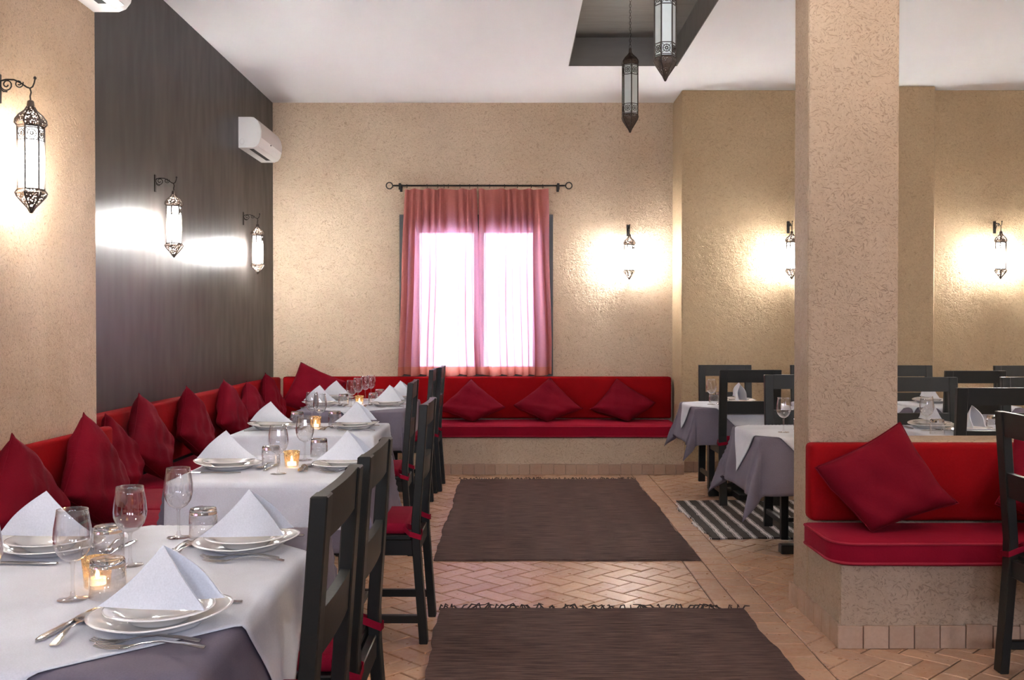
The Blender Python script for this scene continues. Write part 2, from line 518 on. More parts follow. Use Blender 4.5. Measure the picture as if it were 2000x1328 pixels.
RX0, RX1, RY0, RY1, RZ = 0.462, 1.35, 4.3, 8.17, 3.67
w = MB()
w.box(-2.7, RX0, -3.5, 9.9, CZ, CZ + 0.4); w.box(RX1, 6.0, -3.5, 9.9, CZ, CZ + 0.4)
w.box(RX0, RX1, -3.5, RY0, CZ, CZ + 0.4); w.box(RX0, RX1, RY1, 9.9, CZ, CZ + 0.4)
structure(w.build('ceiling', 'ceiling'), 'white painted ceiling')
w = MB(); e = 0.006
w.box(RX0, RX0 + e, RY0, RY1, CZ - 0.001, RZ); w.box(RX1 - e, RX1, RY0, RY1, CZ - 0.001, RZ)
w.box(RX0, RX1, RY0, RY0 + e, CZ - 0.001, RZ); w.box(RX0, RX1, RY1 - e, RY1, CZ - 0.001, RZ)
w.box(RX0, RX1, RY0, RY1, RZ, RZ + 0.1)
structure(w.build('ceiling_recess', 'recess'), 'dark painted recess sunk into the ceiling')

# column, low wall
column = structure(MB().box(1.335, 1.745, 4.49, 4.72, 0, CZ, 0.014).build('column', 'column'), 'square straw-plastered column')
structure(MB().box(1.70, 3.3, 4.49, 4.72, 0, 0.79, 0.02).build('wall_low', 'column'), 'low plastered wall behind the short bench')

# windows
def window(name, x0, x1, z0, z1, yf, panes, depth, sign, label):
    """frame face at yf, sign = direction into the wall"""
    root = bpy.data.objects.new(name, None); COL.objects.link(root); structure(root, label)
    f = MB()
    xs = [x0] + [v for p in panes for v in p[:2]] + [x1]
    pz0, pz1 = panes[0][2], panes[0][3]
    y0, y1 = sorted((yf, yf + sign * depth))
    f.box(x0, x1, y0, y1, z0, pz0); f.box(x0, x1, y0, y1, pz1, z1)
    for i in range(0, len(xs), 2):
        f.box(xs[i], xs[i + 1], y0, y1, pz0, pz1)
    f.build('window_frame', 'window_wood', root)
    for p in panes:
        MB().box(p[0], p[1], yf + sign * (depth * .5), yf + sign * (depth * .5 + 0.004), p[2], p[3]).build('pane', 'pane_glass', root)
    return root
w1 = window('window_1', -1.07, 0.39, 0.842, 2.375, YB - 0.025, [(-0.885, -0.36, 0.93, 2.205), (-0.27, 0.20, 0.93, 2.205)], 0.06, 1,
            'dark framed two-leaf window behind the salmon curtains')
for i, (a, b) in enumerate(ADDED_WINDOWS):
    mid = (a + b) / 2
    window('window_%d' % (i + 2), a, b, RW0, RW1, -3.27, [(a + 0.06, mid - 0.03, RW0 + .06, RW1 - .06), (mid + 0.03, b - 0.06, RW0 + .06, RW1 - .06)], 0.06, -1,
           'added unseen high window in the wall facing the curtained window')

# ------------------------------------------------------------------ floor tiles
def clip(poly, x0, x1, y0, y1):
    def cut(pl, ins, inter):
        out = []
        for i in range(len(pl)):
            a, b = pl[i], pl[(i + 1) % len(pl)]
            ia, ib = ins(a), ins(b)
            if ia: out.append(a)
            if ia != ib: out.append(inter(a, b))
        return out
    for ax, lim, sg in ((0, x0, 1), (0, x1, -1), (1, y0, 1), (1, y1, -1)):
        if not poly: return []
        ins = lambda p: (p[ax] - lim) * sg >= -1e-9
        def inter(a, b):
            t = (lim - a[ax]) / (b[ax] - a[ax])
            return (a[0] + (b[0] - a[0]) * t, a[1] + (b[1] - a[1]) * t)
        poly = cut(poly, ins, inter)
    out = []
    for p in poly:
        if not out or math.hypot(p[0] - out[-1][0], p[1] - out[-1][1]) > 1e-5: out.append(p)
    if len(out) > 2 and math.hypot(out[0][0] - out[-1][0], out[0][1] - out[-1][1]) < 1e-5: out.pop()
    return out
def area(p):
    return 0.5 * sum(p[i][0] * p[(i + 1) % len(p)][1] - p[(i + 1) % len(p)][0] * p[i][1] for i in range(len(p)))
def inset(poly, d):
    if area(poly) < 0: poly = poly[::-1]
    n = len(poly); out = []
    for i in range(n):
        p0 = Vector(poly[i - 1]); p1 = Vector(poly[i]); p2 = Vector(poly[(i + 1) % n])
        e1 = (p1 - p0).normalized(); e2 = (p2 - p1).normalized()
        n1 = Vector((-e1.y, e1.x)); n2 = Vector((-e2.y, e2.x))
        k = 1 + n1.dot(n2)
        out.append(tuple(p1 + (n1 + n2) * (d / max(k, 0.25))))
    return out
polys = []
W = 0.105
def herring(x0, x1, y0, y1):
    c, s_ = math.cos(3 * PI / 4), math.sin(3 * PI / 4)
    R = int(12 / W)
    cx, cy = (x0 + x1) / 2, (y0 + y1) / 2
    for i in range(-R, R):
        for j in range(-R // 2, R // 2):
            ox, oy = i + 2 * j, i - 2 * j
            for (a, b, wd, ht) in ((0, 0, 2, 1), (0, 1, 1, 2)):
                px, py = (ox + a) * W, (oy + b) * W
                mx, my = px + wd * W / 2, py + ht * W / 2
                X = mx * c - my * s_ + cx; Y = mx * s_ + my * c + cy
                if X < x0 - .25 or X > x1 + .25 or Y < y0 - .25 or Y > y1 + .25: continue
                q = [((u * c - v * s_) + cx, (u * s_ + v * c) + cy) for (u, v) in ((px, py), (px + wd * W, py), (px + wd * W, py + ht * W), (px, py + ht * W))]
                q = clip(q, x0, x1, y0, y1)
                if len(q) >= 3 and abs(area(q)) > 0.0006: polys.append(q)
def strip(x0, x1, y0, y1, ln):
    y = y0
    while y < y1 - 0.02:
        l = min(ln * random.uniform(0.92, 1.08), y1 - y)
        polys.append([(x0, y), (x1, y), (x1, y + l), (x0, y + l)]); y += l
FY0, FY1 = 1.2, 8.95
herring(-1.5, 0.95, FY0, FY1)
strip(0.95, 1.06, FY0, FY1, 0.19)
strip(1.06, 1.205, FY0, FY1, 0.15)
herring(1.205, 4.4, FY0, FY1)
RUGS = [(-0.44, 1.05, 5.53, 8.48), (-0.33, 1.065, 2.3, 4.57), (1.17, 2.5, 6.10, 7.43)]
def tile_score(q):
    x = sum(p[0] for p in q) / len(q); y = sum(p[1] for p in q) / len(q)
    if y < 3.3: return None
    px = 1000 + x * 1944 / y; py = 640 + 1.3 * 1944 / y
    if not (780 < px < 1990 and 926 < py < 1335): return None
    for (a, b, c, d) in RUGS:
        if a < x < b and c < y < d: return None
    if x > 1.31 and 4.03 < y < 4.9: return None
    if x > 1.3 and y > 4.9 and px > 1545: return None
    return abs(area(q)) / (y ** 3)
sc_ = [(tile_score(q), k) for k, q in enumerate(polys)]
best = set(k for s_, k in sorted([t for t in sc_ if t[0]], reverse=True)[:295])
def tile_geo(mb, q, rnd):
    q = inset(q, 0.0028 + rnd.random() * 0.0014)
    if area(q) <= 0.0003: return
    h = rnd.uniform(-0.0012, 0.0012); tx, ty = rnd.uniform(-.008, .008), rnd.uniform(-.008, .008)
    cx = sum(p[0] for p in q) / len(q); cy = sum(p[1] for p in q) / len(q)
    qi = inset(q, 0.0022)
    n = len(q)
    lo = [(p[0], p[1], -0.008) for p in q]
    md = [(p[0], p[1], -0.0022 + h + tx * (p[0] - cx) + ty * (p[1] - cy)) for p in q]
    tp = [(p[0], p[1], 0.0 + h + tx * (p[0] - cx) + ty * (p[1] - cy)) for p in qi]
    fs = []
    for a in range(2):
        for i in range(n):
            j = (i + 1) % n
            fs.append((a * n + i, a * n + j, (a + 1) * n + j, (a + 1) * n + i))
    fs.append(tuple(range(2 * n, 3 * n)))
    mb.add(lo + md + tp, fs)
rest = MB(); trnd = random.Random(3)
for k, q in enumerate(polys):
    if k in best:
        t = MB(); tile_geo(t, q, trnd)
        if t.v: t.build('tile', 'tile', floor)
    else:
        tile_geo(rest, q, trnd)
ro = rest.build('tile_field', 'tile', floor); ro['kind'] = 'stuff'

# ------------------------------------------------------------------ masonry benches with skirting tiles
def skirting(root, axis, fixed, a0, a1, out, h=0.095, th=0.016, rnd=random.Random(11)):
    """row of upright tiles; axis 'x' or 'y' is the running direction, out = +-1 side they stand proud"""
    a = a0
    while a < a1 - 0.02:
        l = min(0.104 * rnd.choice((0.9, 1.0, 1.05, 1.0)), a1 - a)
        pr = th + rnd.uniform(-.003, .003); hh = h + rnd.uniform(-.004, .003)
        lo, hi = sorted((fixed, fixed + out * pr))
        m = MB()
        if axis == 'x': m.box(a + .0016, a + l - .0016, lo, hi, 0.0, hh, 0.0025)
        else: m.box(lo, hi, a + .0016, a + l - .0016, 0.0, hh, 0.0025)
        m.build('skirting_tile', 'base_tile', root)
        a += l
BZ = 0.33
b = thing('masonry_bench', 'long plastered masonry bench base under the curtained window with tiled skirting', 'bench', (0, 8.8, 0))
MB().box(XL + .004, 1.526, 0, 0.695, 0, BZ, 0.01).build('plaster_base', 'wall_tan', b)
skirting(b, 'x', 0.0, -0.75, 1.52, -1)
b = thing('masonry_bench', 'plastered masonry bench base running along the dark wall', 'bench', (0, 4.7, 0))
MB().box(XL + .004, -1.44, 0, 4.09, 0, BZ, 0.01).build('plaster_base', 'wall_tan', b)
b = thing('masonry_bench', 'plastered masonry bench base running along the tan pier', 'bench', (0, -1.0, 0))
MB().box(XP + .004, -1.44, 0, 5.69, 0, BZ, 0.01).build('plaster_base', 'wall_tan', b)
b = thing('masonry_bench', 'short plastered masonry bench base beside the column with tiled skirting', 'bench', (0, 4.03, 0))
MB().box(1.335, 3.3, 0, 0.455, 0, 0.345, 0.012).build('plaster_base', 'column', b)
skirting(b, 'x', 0.0, 1.318, 3.25, -1)
skirting(b, 'y', 1.335, 0.0, 0.455, -1)
skirting(column, 'y', 1.335, 4.49, 4.735, -1)
bb = structure(MB().box(1.535, 5.6, YR - 0.006, YR, 0, 0.09).build('baseboard_back', 'grout'), 'terracotta tiled baseboard of the back wall')
skirting(bb, 'x', YR - 0.006, 1.535, 2.4, -1)

# ------------------------------------------------------------------ upholstery
def soft_box(name, mat, x0, x1, y0, y1, z0, z1, bev, label, cat, puff=0.008, pipe=None, corner=None, group=None):
    cx, cy = (x0 + x1) / 2, (y0 + y1) / 2
    root = thing(name, label, cat, (cx, cy, z0), 0, group)
    bm = bmesh.new(); bmesh.ops.create_cube(bm, size=1.0)
    sx, sy, sz = x1 - x0, y1 - y0, z1 - z0
    for v in bm.verts: v.co = Vector((v.co.x * sx, v.co.y * sy, (v.co.z + .5) * sz))
    if corner:
        ed = [e for e in bm.edges if abs(e.verts[0].co.x - e.verts[1].co.x) < 1e-6 and abs(e.verts[0].co.y - e.verts[1].co.y) < 1e-6
              and e.verts[0].co.x * corner[0] > 0 and e.verts[0].co.y * corner[1] > 0]
        bmesh.ops.bevel(bm, geom=ed, offset=corner[2], segments=5, profile=0.5, affect='EDGES')
    bmesh.ops.bevel(bm, geom=list(bm.edges), offset=bev, segments=3, profile=0.5, affect='EDGES', clamp_overlap=True)
    for ax, l in ((0, sx), (1, sy)):
        n = max(2, int(l / 0.12))
        for i in range(1, n):
            c = -l / 2 + l * i / n
            no = (1, 0, 0) if ax == 0 else (0, 1, 0)
            co = (c, 0, 0) if ax == 0 else (0, c, 0)
            bmesh.ops.bisect_plane(bm, geom=list(bm.verts) + list(bm.edges) + list(bm.faces), plane_co=co, plane_no=no)
    n_ = random.random() * 10
    for v in bm.verts:
        q = v.co
        if q.z > sz * 0.6:
            q.z += puff * (math.sin(q.x * 3.1 + n_) * math.cos(q.y * 2.3 + n_) * 0.6 - 0.3)
        q.y += 0.003 * math.sin(q.x * 7 + n_)
    me = bpy.data.meshes.new('padding'); bm.to_mesh(me); bm.free()
    me.polygons.foreach_set('use_smooth', [True] * len(me.polygons)); me.set_sharp_from_angle(angle=math.radians(60))
    me.materials.append(MT[mat])
    obj('padding', me, root)
    if pipe:
        for zz in pipe:
            r = corner[2] if corner else bev
            pts = []
            for (qx, qy, a0) in ((1, 1, 0), (-1, 1, 90), (-1, -1, 180), (1, -1, 270)):
                rr = r if (corner and qx * corner[0] > 0 and qy * corner[1] > 0) else bev
                for k in range(5):
                    a = math.radians(a0 + 22.5 * k)
                    pts.append((qx * (sx / 2 - rr) + rr * math.cos(a), qy * (sy / 2 - rr) + rr * math.sin(a), zz))
            MB().tube(pts, 0.0058, 6, True).build('piping', 'piping', root, True)
    return root
SZ = 0.44
soft_box('seat_cushion', 'red_seat', -1.42, 1.47, 8.765, 9.375, BZ, SZ, 0.014, 'long crimson seat cushion on the bench under the curtained window', 'seat cushion', 0.006, (0.012, 0.098))
soft_box('seat_cushion', 'red_seat', -2.17, -1.41, 4.72, 5.34, BZ, SZ, 0.014, 'short crimson seat cushion where the dark wall bench meets the pier', 'seat cushion', 0.006, (0.012, 0.098))
soft_box('seat_cushion', 'red_seat', -2.17, -1.41, 5.35, 7.2, BZ, SZ, 0.014, 'crimson seat cushion midway along the dark wall bench', 'seat cushion', 0.006, (0.012, 0.098))
soft_box('seat_cushion', 'red_seat', -2.17, -1.43, 7.21, 9.37, BZ, SZ, 0.014, 'crimson seat cushion in the bench corner by the dark wall', 'seat cushion', 0.006, (0.012, 0.098))
soft_box('seat_cushion', 'red_seat', -1.89, -1.41, -0.9, 4.71, BZ, SZ, 0.014, 'crimson seat cushion on the bench along the tan pier', 'seat cushion', 0.006, (0.012, 0.098))
soft_box('seat_cushion', 'red_seat', 1.285, 3.2, 3.965, 4.375, 0.345, 0.445, 0.014, 'crimson seat cushion with rounded corner on the short bench by the column', 'seat cushion', 0.006, (0.012, 0.09), (-1, -1, 0.10))
soft_box('backrest_cushion', 'red_back', -2.165, 1.505, 9.385, 9.495, SZ + .004, 0.838, 0.02, 'long red backrest cushion leaning under the window curtains', 'backrest', 0.004)
soft_box('backrest_cushion', 'red_back', XL + .004, -2.178, 4.68, 9.38, SZ + .004, 0.836, 0.02, 'red backrest cushion along the dark polished wall', 'backrest', 0.004)
soft_box('backrest_cushion', 'red_back', XP + .003, -1.885, -0.9, 4.70, SZ + .004, 0.838, 0.015, 'red backrest cushion along the tan pier', 'backrest', 0.004)
soft_box('backrest_cushion', 'red_back', 1.318, 3.2, 4.38, 4.487, 0.446, 0.787, 0.022, 'red backrest cushion against the column and low wall', 'backrest', 0.003)

def pillow(loc, yaw, label, group=None, side=0.42, roll=45, lean=30, squash=0.72, thick=0.075, seed=0, twist=0):
    rnd = random.Random(seed)
    n = 30; h = side / 2
    ph = [rnd.uniform(0, 6.28) for _ in range(6)]
    def pt(u, v, s):
        # pinched corners, bowed edges
        bow = 0.075
        tip = 1 - 0.012 * (u * v) ** 8
        x = u * h * tip * (1 - bow * (1 - v * v) * (abs(u) ** 3))
        y = v * h * tip * (1 - bow * (1 - u * u) * (abs(v) ** 3))
        t = thick * (max(0.0, (1 - u ** 4) * (1 - v ** 4))) ** 0.5
        t *= 1 + 0.10 * math.sin(3 * u + ph[0]) * math.sin(2.5 * v + ph[1])
        wr = 0.004 * math.sin(9 * u + 4 * v + ph[2]) + 0.003 * math.sin(-7 * u + 11 * v + ph[3])
        return (x, s * t + (wr * s if t > 0.01 else 0), y)
    cr, sr = math.cos(math.radians(roll)), math.sin(math.radians(roll))
    cl, sl = math.cos(math.radians(lean)), math.sin(math.radians(lean))
    def xf(p):
        x, y, z = p
        x, z = x * cr - z * sr, x * sr + z * cr
        if z < 0: 
            z2 = z * squash
            y -= (z2 - z) * 0.25
            z = z2
        y, z = y * cl + z * sl, -y * sl + z * cl
        return (x, y, z)
    F = [[xf(pt(-1 + 2 * j / n, -1 + 2 * i / n, -1)) for j in range(n + 1)] for i in range(n + 1)]
    B = [[xf(pt(-1 + 2 * j / n, -1 + 2 * i / n, 1)) for j in range(n + 1)] for i in range(n + 1)]
    m = MB(); m.grid(F); m.grid(B, True)
    ys = [v[1] for v in m.v]; zs = [v[2] for v in m.v]
    ym, zm = max(ys), min(zs)
    m.v = [(v[0], v[1] - ym - 0.002, v[2] - zm) for v in m.v]
    root = thing('throw_pillow', label, 'pillow', loc, math.radians(yaw), group)
    me = m.mesh('cover', 'burgundy', True)
    bm = bmesh.new(); bm.from_mesh(me); bmesh.ops.remove_doubles(bm, verts=bm.verts, dist=0.0005); bm.to_mesh(me); bm.free()
    o = obj('cover', me, root)
    per = []
    for j in range(n + 1): per.append(F[0][j])
    for i in range(1, n + 1): per.append(F[i][n])
    for j in range(n - 1, -1, -1): per.append(F[n][j])
    for i in range(n - 1, 0, -1): per.append(F[i][0])
    per = [(p[0], p[1] - ym - 0.002, p[2] - zm + 0.001) for p in per]
    MB().tube(per, 0.003, 5, True).build('seam', 'burgundy', root, True)
    return root
PN, ND = 'burgundy throw pillow', 'burgundy pillows along the dark wall'
BX = -2.18
pillow((-1.887, 3.65, SZ), 90, PN + ' against the red backrest on the tan pier, beside the lantern side', None, 0.43, 42, 12, 0.62, seed=1)
pillow((-1.885, 4.24, SZ), 90, PN + ' at the end of the tan pier backrest, broad and upright', None, 0.45, 44, 10, 0.62, seed=2)
pillow((BX + .03, 5.24, SZ), 86, PN + ' tucked behind the pier edge, thin and tilted', None, 0.40, 52, 14, 0.55, 0.055, seed=3)
for k, (y, rl, ln, sd, lab) in enumerate(((5.62, 44, 13, .45, 'first full one along the dark wall from the pier'),
                                     (6.50, 42, 13, .44, 'below the dark wall lantern closer to the pier'),
                                     (7.37, 46, 13, .44, 'midway between the two dark wall lanterns'),
                                     (8.0, 42, 16, .40, 'low and slumped, below the corner lantern of the dark wall'),
                                     (8.62, 45, 13, .43, 'last along the dark wall, beside the corner pillow'))):
    pillow((BX + (0.03 if k == 0 else 0.0), y, SZ), 90, PN + ', ' + lab, ND, sd, rl, ln, 0.62, seed=10 + k)
pillow((-1.86, 9.26, SZ), 18, PN + ' propped across the bench corner below the air conditioner', None, 0.46, 64, 24, 0.95, seed=21)
pillow((-0.375, 9.375, SZ), 0, PN + ' on the window bench, closest to the black chairs', None, 0.45, 47, 34, 0.50, seed=22)
pillow((0.335, 9.375, SZ), 0, PN + ' on the window bench, below the edge of the salmon curtain', None, 0.46, 41, 33, 0.52, seed=23)
pillow((1.035, 9.375, SZ), -4, PN + ' on the window bench, below the wall lantern', None, 0.44, 54, 33, 0.55, seed=24)
pillow((1.60, 4.37, 0.445), 0, 'large burgundy throw pillow leaning in front of the square column', None, 0.445, 27, 20, 0.62, 0.075, seed=25)
pillow((2.28, 4.37, 0.445), 6, 'burgundy throw pillow on the short bench, partly behind a black chair', None, 0.43, 60, 32, 0.7, seed=26)

# ------------------------------------------------------------------ air conditioners
def air_con(name, loc, length, label):
    root = thing(name, label, 'air conditioner', loc)
    d, h = 0.185, 0.255
    prof = [(0, 0), (0.118, 0.0), (0.150, 0.012), (0.172, 0.04), (0.184, 0.085), (0.187, 0.14), (0.176, 0.19), (0.150, 0.235), (0.128, 0.252), (0.10, h), (0, h)]
    n = len(prof)
    m = MB()
    vs = [(x, 0, z) for x, z in prof] + [(x, length, z) for x, z in prof]
    fs = [tuple(range(n)), tuple(reversed(range(n, 2 * n)))]
    for i in range(n):
        j = (i + 1) % n
        fs.append((i, i + n, j + n, j))
    m.add(vs, fs).build('casing', 'plastic', root, 'auto')
    p = MB(); rows = []
    for (x, z) in prof[4:8]:
        rows.append((x, z))
    a = [[(x + 0.004, yy, z) for yy in (0.012, length - 0.012)] for x, z in rows]
    p.grid(a); p.build('front_panel', 'plastic_panel', root, True)
    MB().box(0.075, 0.112, 0.06, length - 0.13, -0.003, 0.004).build('air_slot', 'black', root)
    fl = MB(); fl.hexa([(0.112, 0.05, -0.002), (0.112, length - .05, -0.002), (0.118, length - .05, -0.002), (0.118, 0.05, -0.002)],
                       [(0.162, 0.05, 0.016), (0.162, length - .05, 0.016), (0.158, length - .05, 0.022), (0.158, 0.05, 0.022)])
    fl.build('louver', 'plastic', root)
    e = MB(); e.tube([(0.03 + 0.018 * math.cos(a), -0.001, 0.05 + 0.024 * math.sin(a)) for a in [2 * PI * k / 12 for k in range(12)]], 0.0015, 4, True)
    e.build('side_cover', 'plastic_panel', root)
    MB().box(0.183, 0.190, length * .45, length * .45 + .012, 0.075, 0.083).build('indicator_light', 'black', root)
    return root
air_con('air_conditioner', (XL, 8.31, 2.80), 0.76, 'white split air conditioner on the dark wall near the back corner')
air_con('air_conditioner', (XP, 3.88, 2.765), 0.76, 'white split air conditioner high on the tan pier')

# ------------------------------------------------------------------ lanterns
def hexpts(r, z, n=6, ph=PI / 6):
    return [(r * math.cos(2 * PI * k / n + ph), r * math.sin(2 * PI * k / n + ph), z) for k in range(n)]
def lantern_body(root, n, P, lit):
    """P: dict of radii/heights measured up from the bottom tip"""
    ph = PI / n
    tipz = P['z']
    def shell(prof, name, mat='pierced'):
        MB().lathe([(r * 0.985, tipz + z) for r, z in prof], n, False, False, ph).build(name, mat, root)
        rb = MB()
        for k in range(n):
            a = 2 * PI * k / n + ph
            rb.tube([(r * math.cos(a), r * math.sin(a), tipz + z) for r, z in prof], P['rib'], 5)
        for (r, z) in (prof[0], prof[-1]):
            if r > 0.02: rb.tube(hexpts(r, tipz + z, n, ph), P['rib'] * 1.3, 5, True)
        rb.build('rib', 'lantern_metal', root)
    R, B = P['R'], P['B']
    z0, z1 = P['z0'], P['z1']
    shell([(0.002, 0.0), (B * .22, z0 * .2), (B * .58, z0 * .46), (B * .9, z0 * .70), (B, z0 * .84), (R, z0)], 'bottom_finial')
    shell([(R, z1), (B, z1 + P['dome'] * .16), (B * .96, z1 + P['dome'] * .34), (B * .72, z1 + P['dome'] * .58), (B * .38, z1 + P['dome'] * .80), (P['neck'], z1 + P['dome'])], 'dome')
    MB().lathe([(P['neck'], tipz + z1 + P['dome']), (P['neck'] * 1.15, tipz + z1 + P['dome'] + .004), (P['neck'] * .95, tipz + P['top'] - .004), (P['neck'] * .5, tipz + P['top'])], 10).build('neck', 'lantern_metal', root, 'auto')
    rb = MB()
    for k in range(n):
        a = 2 * PI * k / n + ph
        rb.tube([(R * math.cos(a), R * math.sin(a), tipz + z0), (R * math.cos(a), R * math.sin(a), tipz + z1)], P['rib'] * 1.25, 5)
    rb.build('corner_rib', 'lantern_metal', root)
    ri = R * 0.95
    for k in range(n):
        a0, a1 = 2 * PI * k / n + ph, 2 * PI * (k + 1) / n + ph
        c0 = (ri * math.cos(a0), ri * math.sin(a0)); c1 = (ri * math.cos(a1), ri * math.sin(a1))
        t = 0.93
        c2 = (c1[0] * t, c1[1] * t); c3 = (c0[0] * t, c0[1] * t)
        MB().hexa([(*c0, tipz + z0), (*c1, tipz + z0), (*c2, tipz + z0), (*c3, tipz + z0)], [(*c0, tipz + z1), (*c1, tipz + z1), (*c2, tipz + z1), (*c3, tipz + z1)]).build('pane', lit if lit else 'frost', root)
    # filigree bands over the ends of the panes: frame bars and rosettes
    for (a, b_) in P['bands']:
        fb = MB()
        for k in range(n):
            t0, t1 = 2 * PI * k / n + ph, 2 * PI * (k + 1) / n + ph
            ro = R * 0.985
            A = Vector((ro * math.cos(t0), ro * math.sin(t0), 0)); C = Vector((ro * math.cos(t1), ro * math.sin(t1), 0))
            mid = (A + C) / 2; d = (C - A).normalized(); up = Vector((0, 0, 1))
            wdt = (C - A).length
            for zz in (a, b_):
                fb.tube([A + up * (tipz + zz), C + up * (tipz + zz)], P['rib'] * .9, 4)
            cz = tipz + (a + b_) / 2; hh = abs(b_ - a)
            rr = min(wdt, hh) * 0.34
            ce = mid + up * cz
            fb.tube([ce + d * rr * math.cos(q) + up * rr * math.sin(q) for q in [2 * PI * i / 12 for i in range(12)]], P['rib'] * .7, 4, True)
            fb.tube([ce + d * rr * .35 * math.cos(q) + up * rr * .35 * math.sin(q) for q in [2 * PI * i / 8 for i in range(8)]], P['rib'] * .9, 4, True)
            for i in range(8):
                q = 2 * PI * i / 8
                v = d * math.cos(q) + up * math.sin(q)
                fb.tube([ce + v * rr * .4, ce + v * rr], P['rib'] * .5, 3)
            for sx in (-1, 1):
                for sz in (-1, 1):
                    cc = ce + d * sx * wdt * .42 + up * sz * hh * .42
                    fb.tube([cc, ce + d * sx * rr * .8 + up * sz * rr * .8], P['rib'] * .6, 3)
        fo = fb.build('filigree', 'lantern_metal', root); fo['kind'] = 'stuff'
WALL_P = dict(z=0.0, R=0.046, B=0.056, z0=0.088, z1=0.325, dome=0.075, neck=0.0125, top=0.425, rib=0.0036, bands=[(0.272, 0.318)])
def spiral(cx, cz, r0, r1, a0, a1, n=18):
    return [(cx + (r0 + (r1 - r0) * i / n) * math.cos(math.radians(a0 + (a1 - a0) * i / n)), 0,
             cz + (r0 + (r1 - r0) * i / n) * math.sin(math.radians(a0 + (a1 - a0) * i / n))) for i in range(n + 1)]
def wall_lantern(label):
    """local +x points out of the wall, origin on the wall at the lantern tip height"""
    root = thing('wall_lantern', label, 'lantern', group='lit lanterns on wall brackets')
    body = thing('tmp', '', ''); 
    for k in list(body.keys()): del body[k]
    body.name = 'lantern_body'; body.parent = root; body.location = (0.122, 0, 0)
    lantern_body(body, 6, WALL_P, 'lit_pane')
    br = bpy.data.objects.new('bracket', None); COL.objects.link(br); br.parent = root
    MB().box(0.0, 0.007, -0.013, 0.013, 0.415, 0.525, 0.002).build('wall_plate', 'iron', br)
    arm = MB()
    arm.tube([(0.006, 0, 0.497), (0.03, 0, 0.503), (0.06, 0, 0.502), (0.085, 0, 0.490), (0.108, 0, 0.474), (0.120, 0, 0.470), (0.130, 0, 0.476), (0.136, 0, 0.490), (0.139, 0, 0.505)], 0.0032, 6)
    arm.tube(spiral(0.032, 0.484, 0.026, 0.005, 150, 150 + 560), 0.0028, 5)
    arm.tube(spiral(0.078, 0.488, 0.017, 0.004, 20, 20 - 520), 0.0025, 5)
    arm.tube([(0.006, 0, 0.470), (0.02, 0, 0.458), (0.034, 0, 0.457)], 0.0028, 5)
    arm.build('scroll_arm', 'iron', br, True)
    MB().lathe([(0.002, 0.502), (0.006, 0.506), (0.006, 0.511), (0.002, 0.515)], 8).build('arm_tip', 'iron', br, True, (0.139, 0, 0))
    MB().tube([(0.120, 0, 0.468), (0.124, 0, 0.455), (0.120, 0, 0.440), (0.122, 0, 0.424)], 0.0032, 5).build('hook', 'iron', br, True)
    return root
wl = wall_lantern('')
LAMPS = [((XP, 3.775, 1.735), 0, 'lit wall lantern on scroll bracket on the tan pier'),
         ((XL, 6.36, 1.75), 0, 'lit wall lantern on the dark wall, the one closer to the tan pier'),
         ((XL, 8.45, 1.755), 0, 'lit wall lantern on the dark wall below the air conditioner'),
         ((1.105, YB, 1.755), -PI / 2, 'lit wall lantern beside the salmon curtains'),
         ((2.49, YR, 1.735), -PI / 2, 'lit wall lantern half hidden by the square column'),
         ((4.35, YR, 1.735), -PI / 2, 'lit wall lantern past the ochre pilaster'),
         ((XP, 0.9, 1.735), 0, 'added unseen lit wall lantern further along the tan pier'),  # this and the next two: unseen lanterns added to light the room
         ((5.7, 5.6, 1.74), PI, 'added unseen lit wall lantern on the wall facing the dark wall, near the tables'),
         ((5.7, 2.2, 1.74), PI, 'added unseen lit wall lantern on the wall facing the dark wall, near added windows')]
for i, (p, rz, lab) in enumerate(LAMPS):
    place(wl, False if i == len(LAMPS) - 1 else True, p, rz, lab)

PEND_P = dict(z=0.0, R=0.058, B=0.062, z0=0.125, z1=0.478, dome=0.085, neck=0.010, top=0.60, rib=0.0032, bands=[(0.405, 0.470), (0.135, 0.198)])
def pendant(label):
    root = thing('pendant_lantern', label, 'lantern', group='unlit lanterns hanging from the ceiling recess')
    lantern_body(root, 6, PEND_P, False)
    return root
pl = pendant('')
for i, (p, rz, lab) in enumerate((((0.84, 7.10, 2.688), 0.05, 'unlit frosted glass lantern hanging low on a long chain from the dark ceiling recess'),
                                  ((0.83, 5.41, 2.636), 0.52, 'unlit frosted glass lantern with its top hidden, further into the dark ceiling recess'))):
    o = place(pl, i == 0, p, rz, lab)
    ch = MB(); z = 0.60; k = 0
    top = RZ - p[2]
    while z < top - 0.012:
        rot = (k % 2) * PI / 2
        pts = []
        for q in range(10):
            a = 2 * PI * q / 10
            u, v = 0.0065 * math.cos(a), 0.013 * math.sin(a)
            pts.append((u * math.cos(rot), u * math.sin(rot), z + 0.011 + v))
        ch.tube(pts, 0.0018, 4, True); z += 0.0205; k += 1
    ch.build('chain', 'lantern_metal', o, True)
    MB().lathe([(0.03, top - 0.02), (0.026, top - 0.008), (0.012, top)], 14).build('ceiling_rose', 'lantern_metal', o, 'auto')

for (p, lab, mt_) in (((0.83, 3.55, 2.64), 'added unseen lit hanging lantern over the aisle, level with the tan pier', 'added_pane_soft'),  # unseen lanterns added for light from above and warm light from the right
                      ((3.35, 3.2, 2.45), 'added unseen warm lit hanging lantern above the short column bench tables', 'added_pane_warm')):
    lp = thing('pendant_lantern', lab, 'lantern', p, 0, 'added lit lanterns hanging out of view')
    lantern_body(lp, 6, PEND_P, mt_)
    MB().tube([(0, 0, 0.60), (0, 0, CZ - p[2])], 0.003, 6).build('hanging_rod', 'lantern_metal', lp)

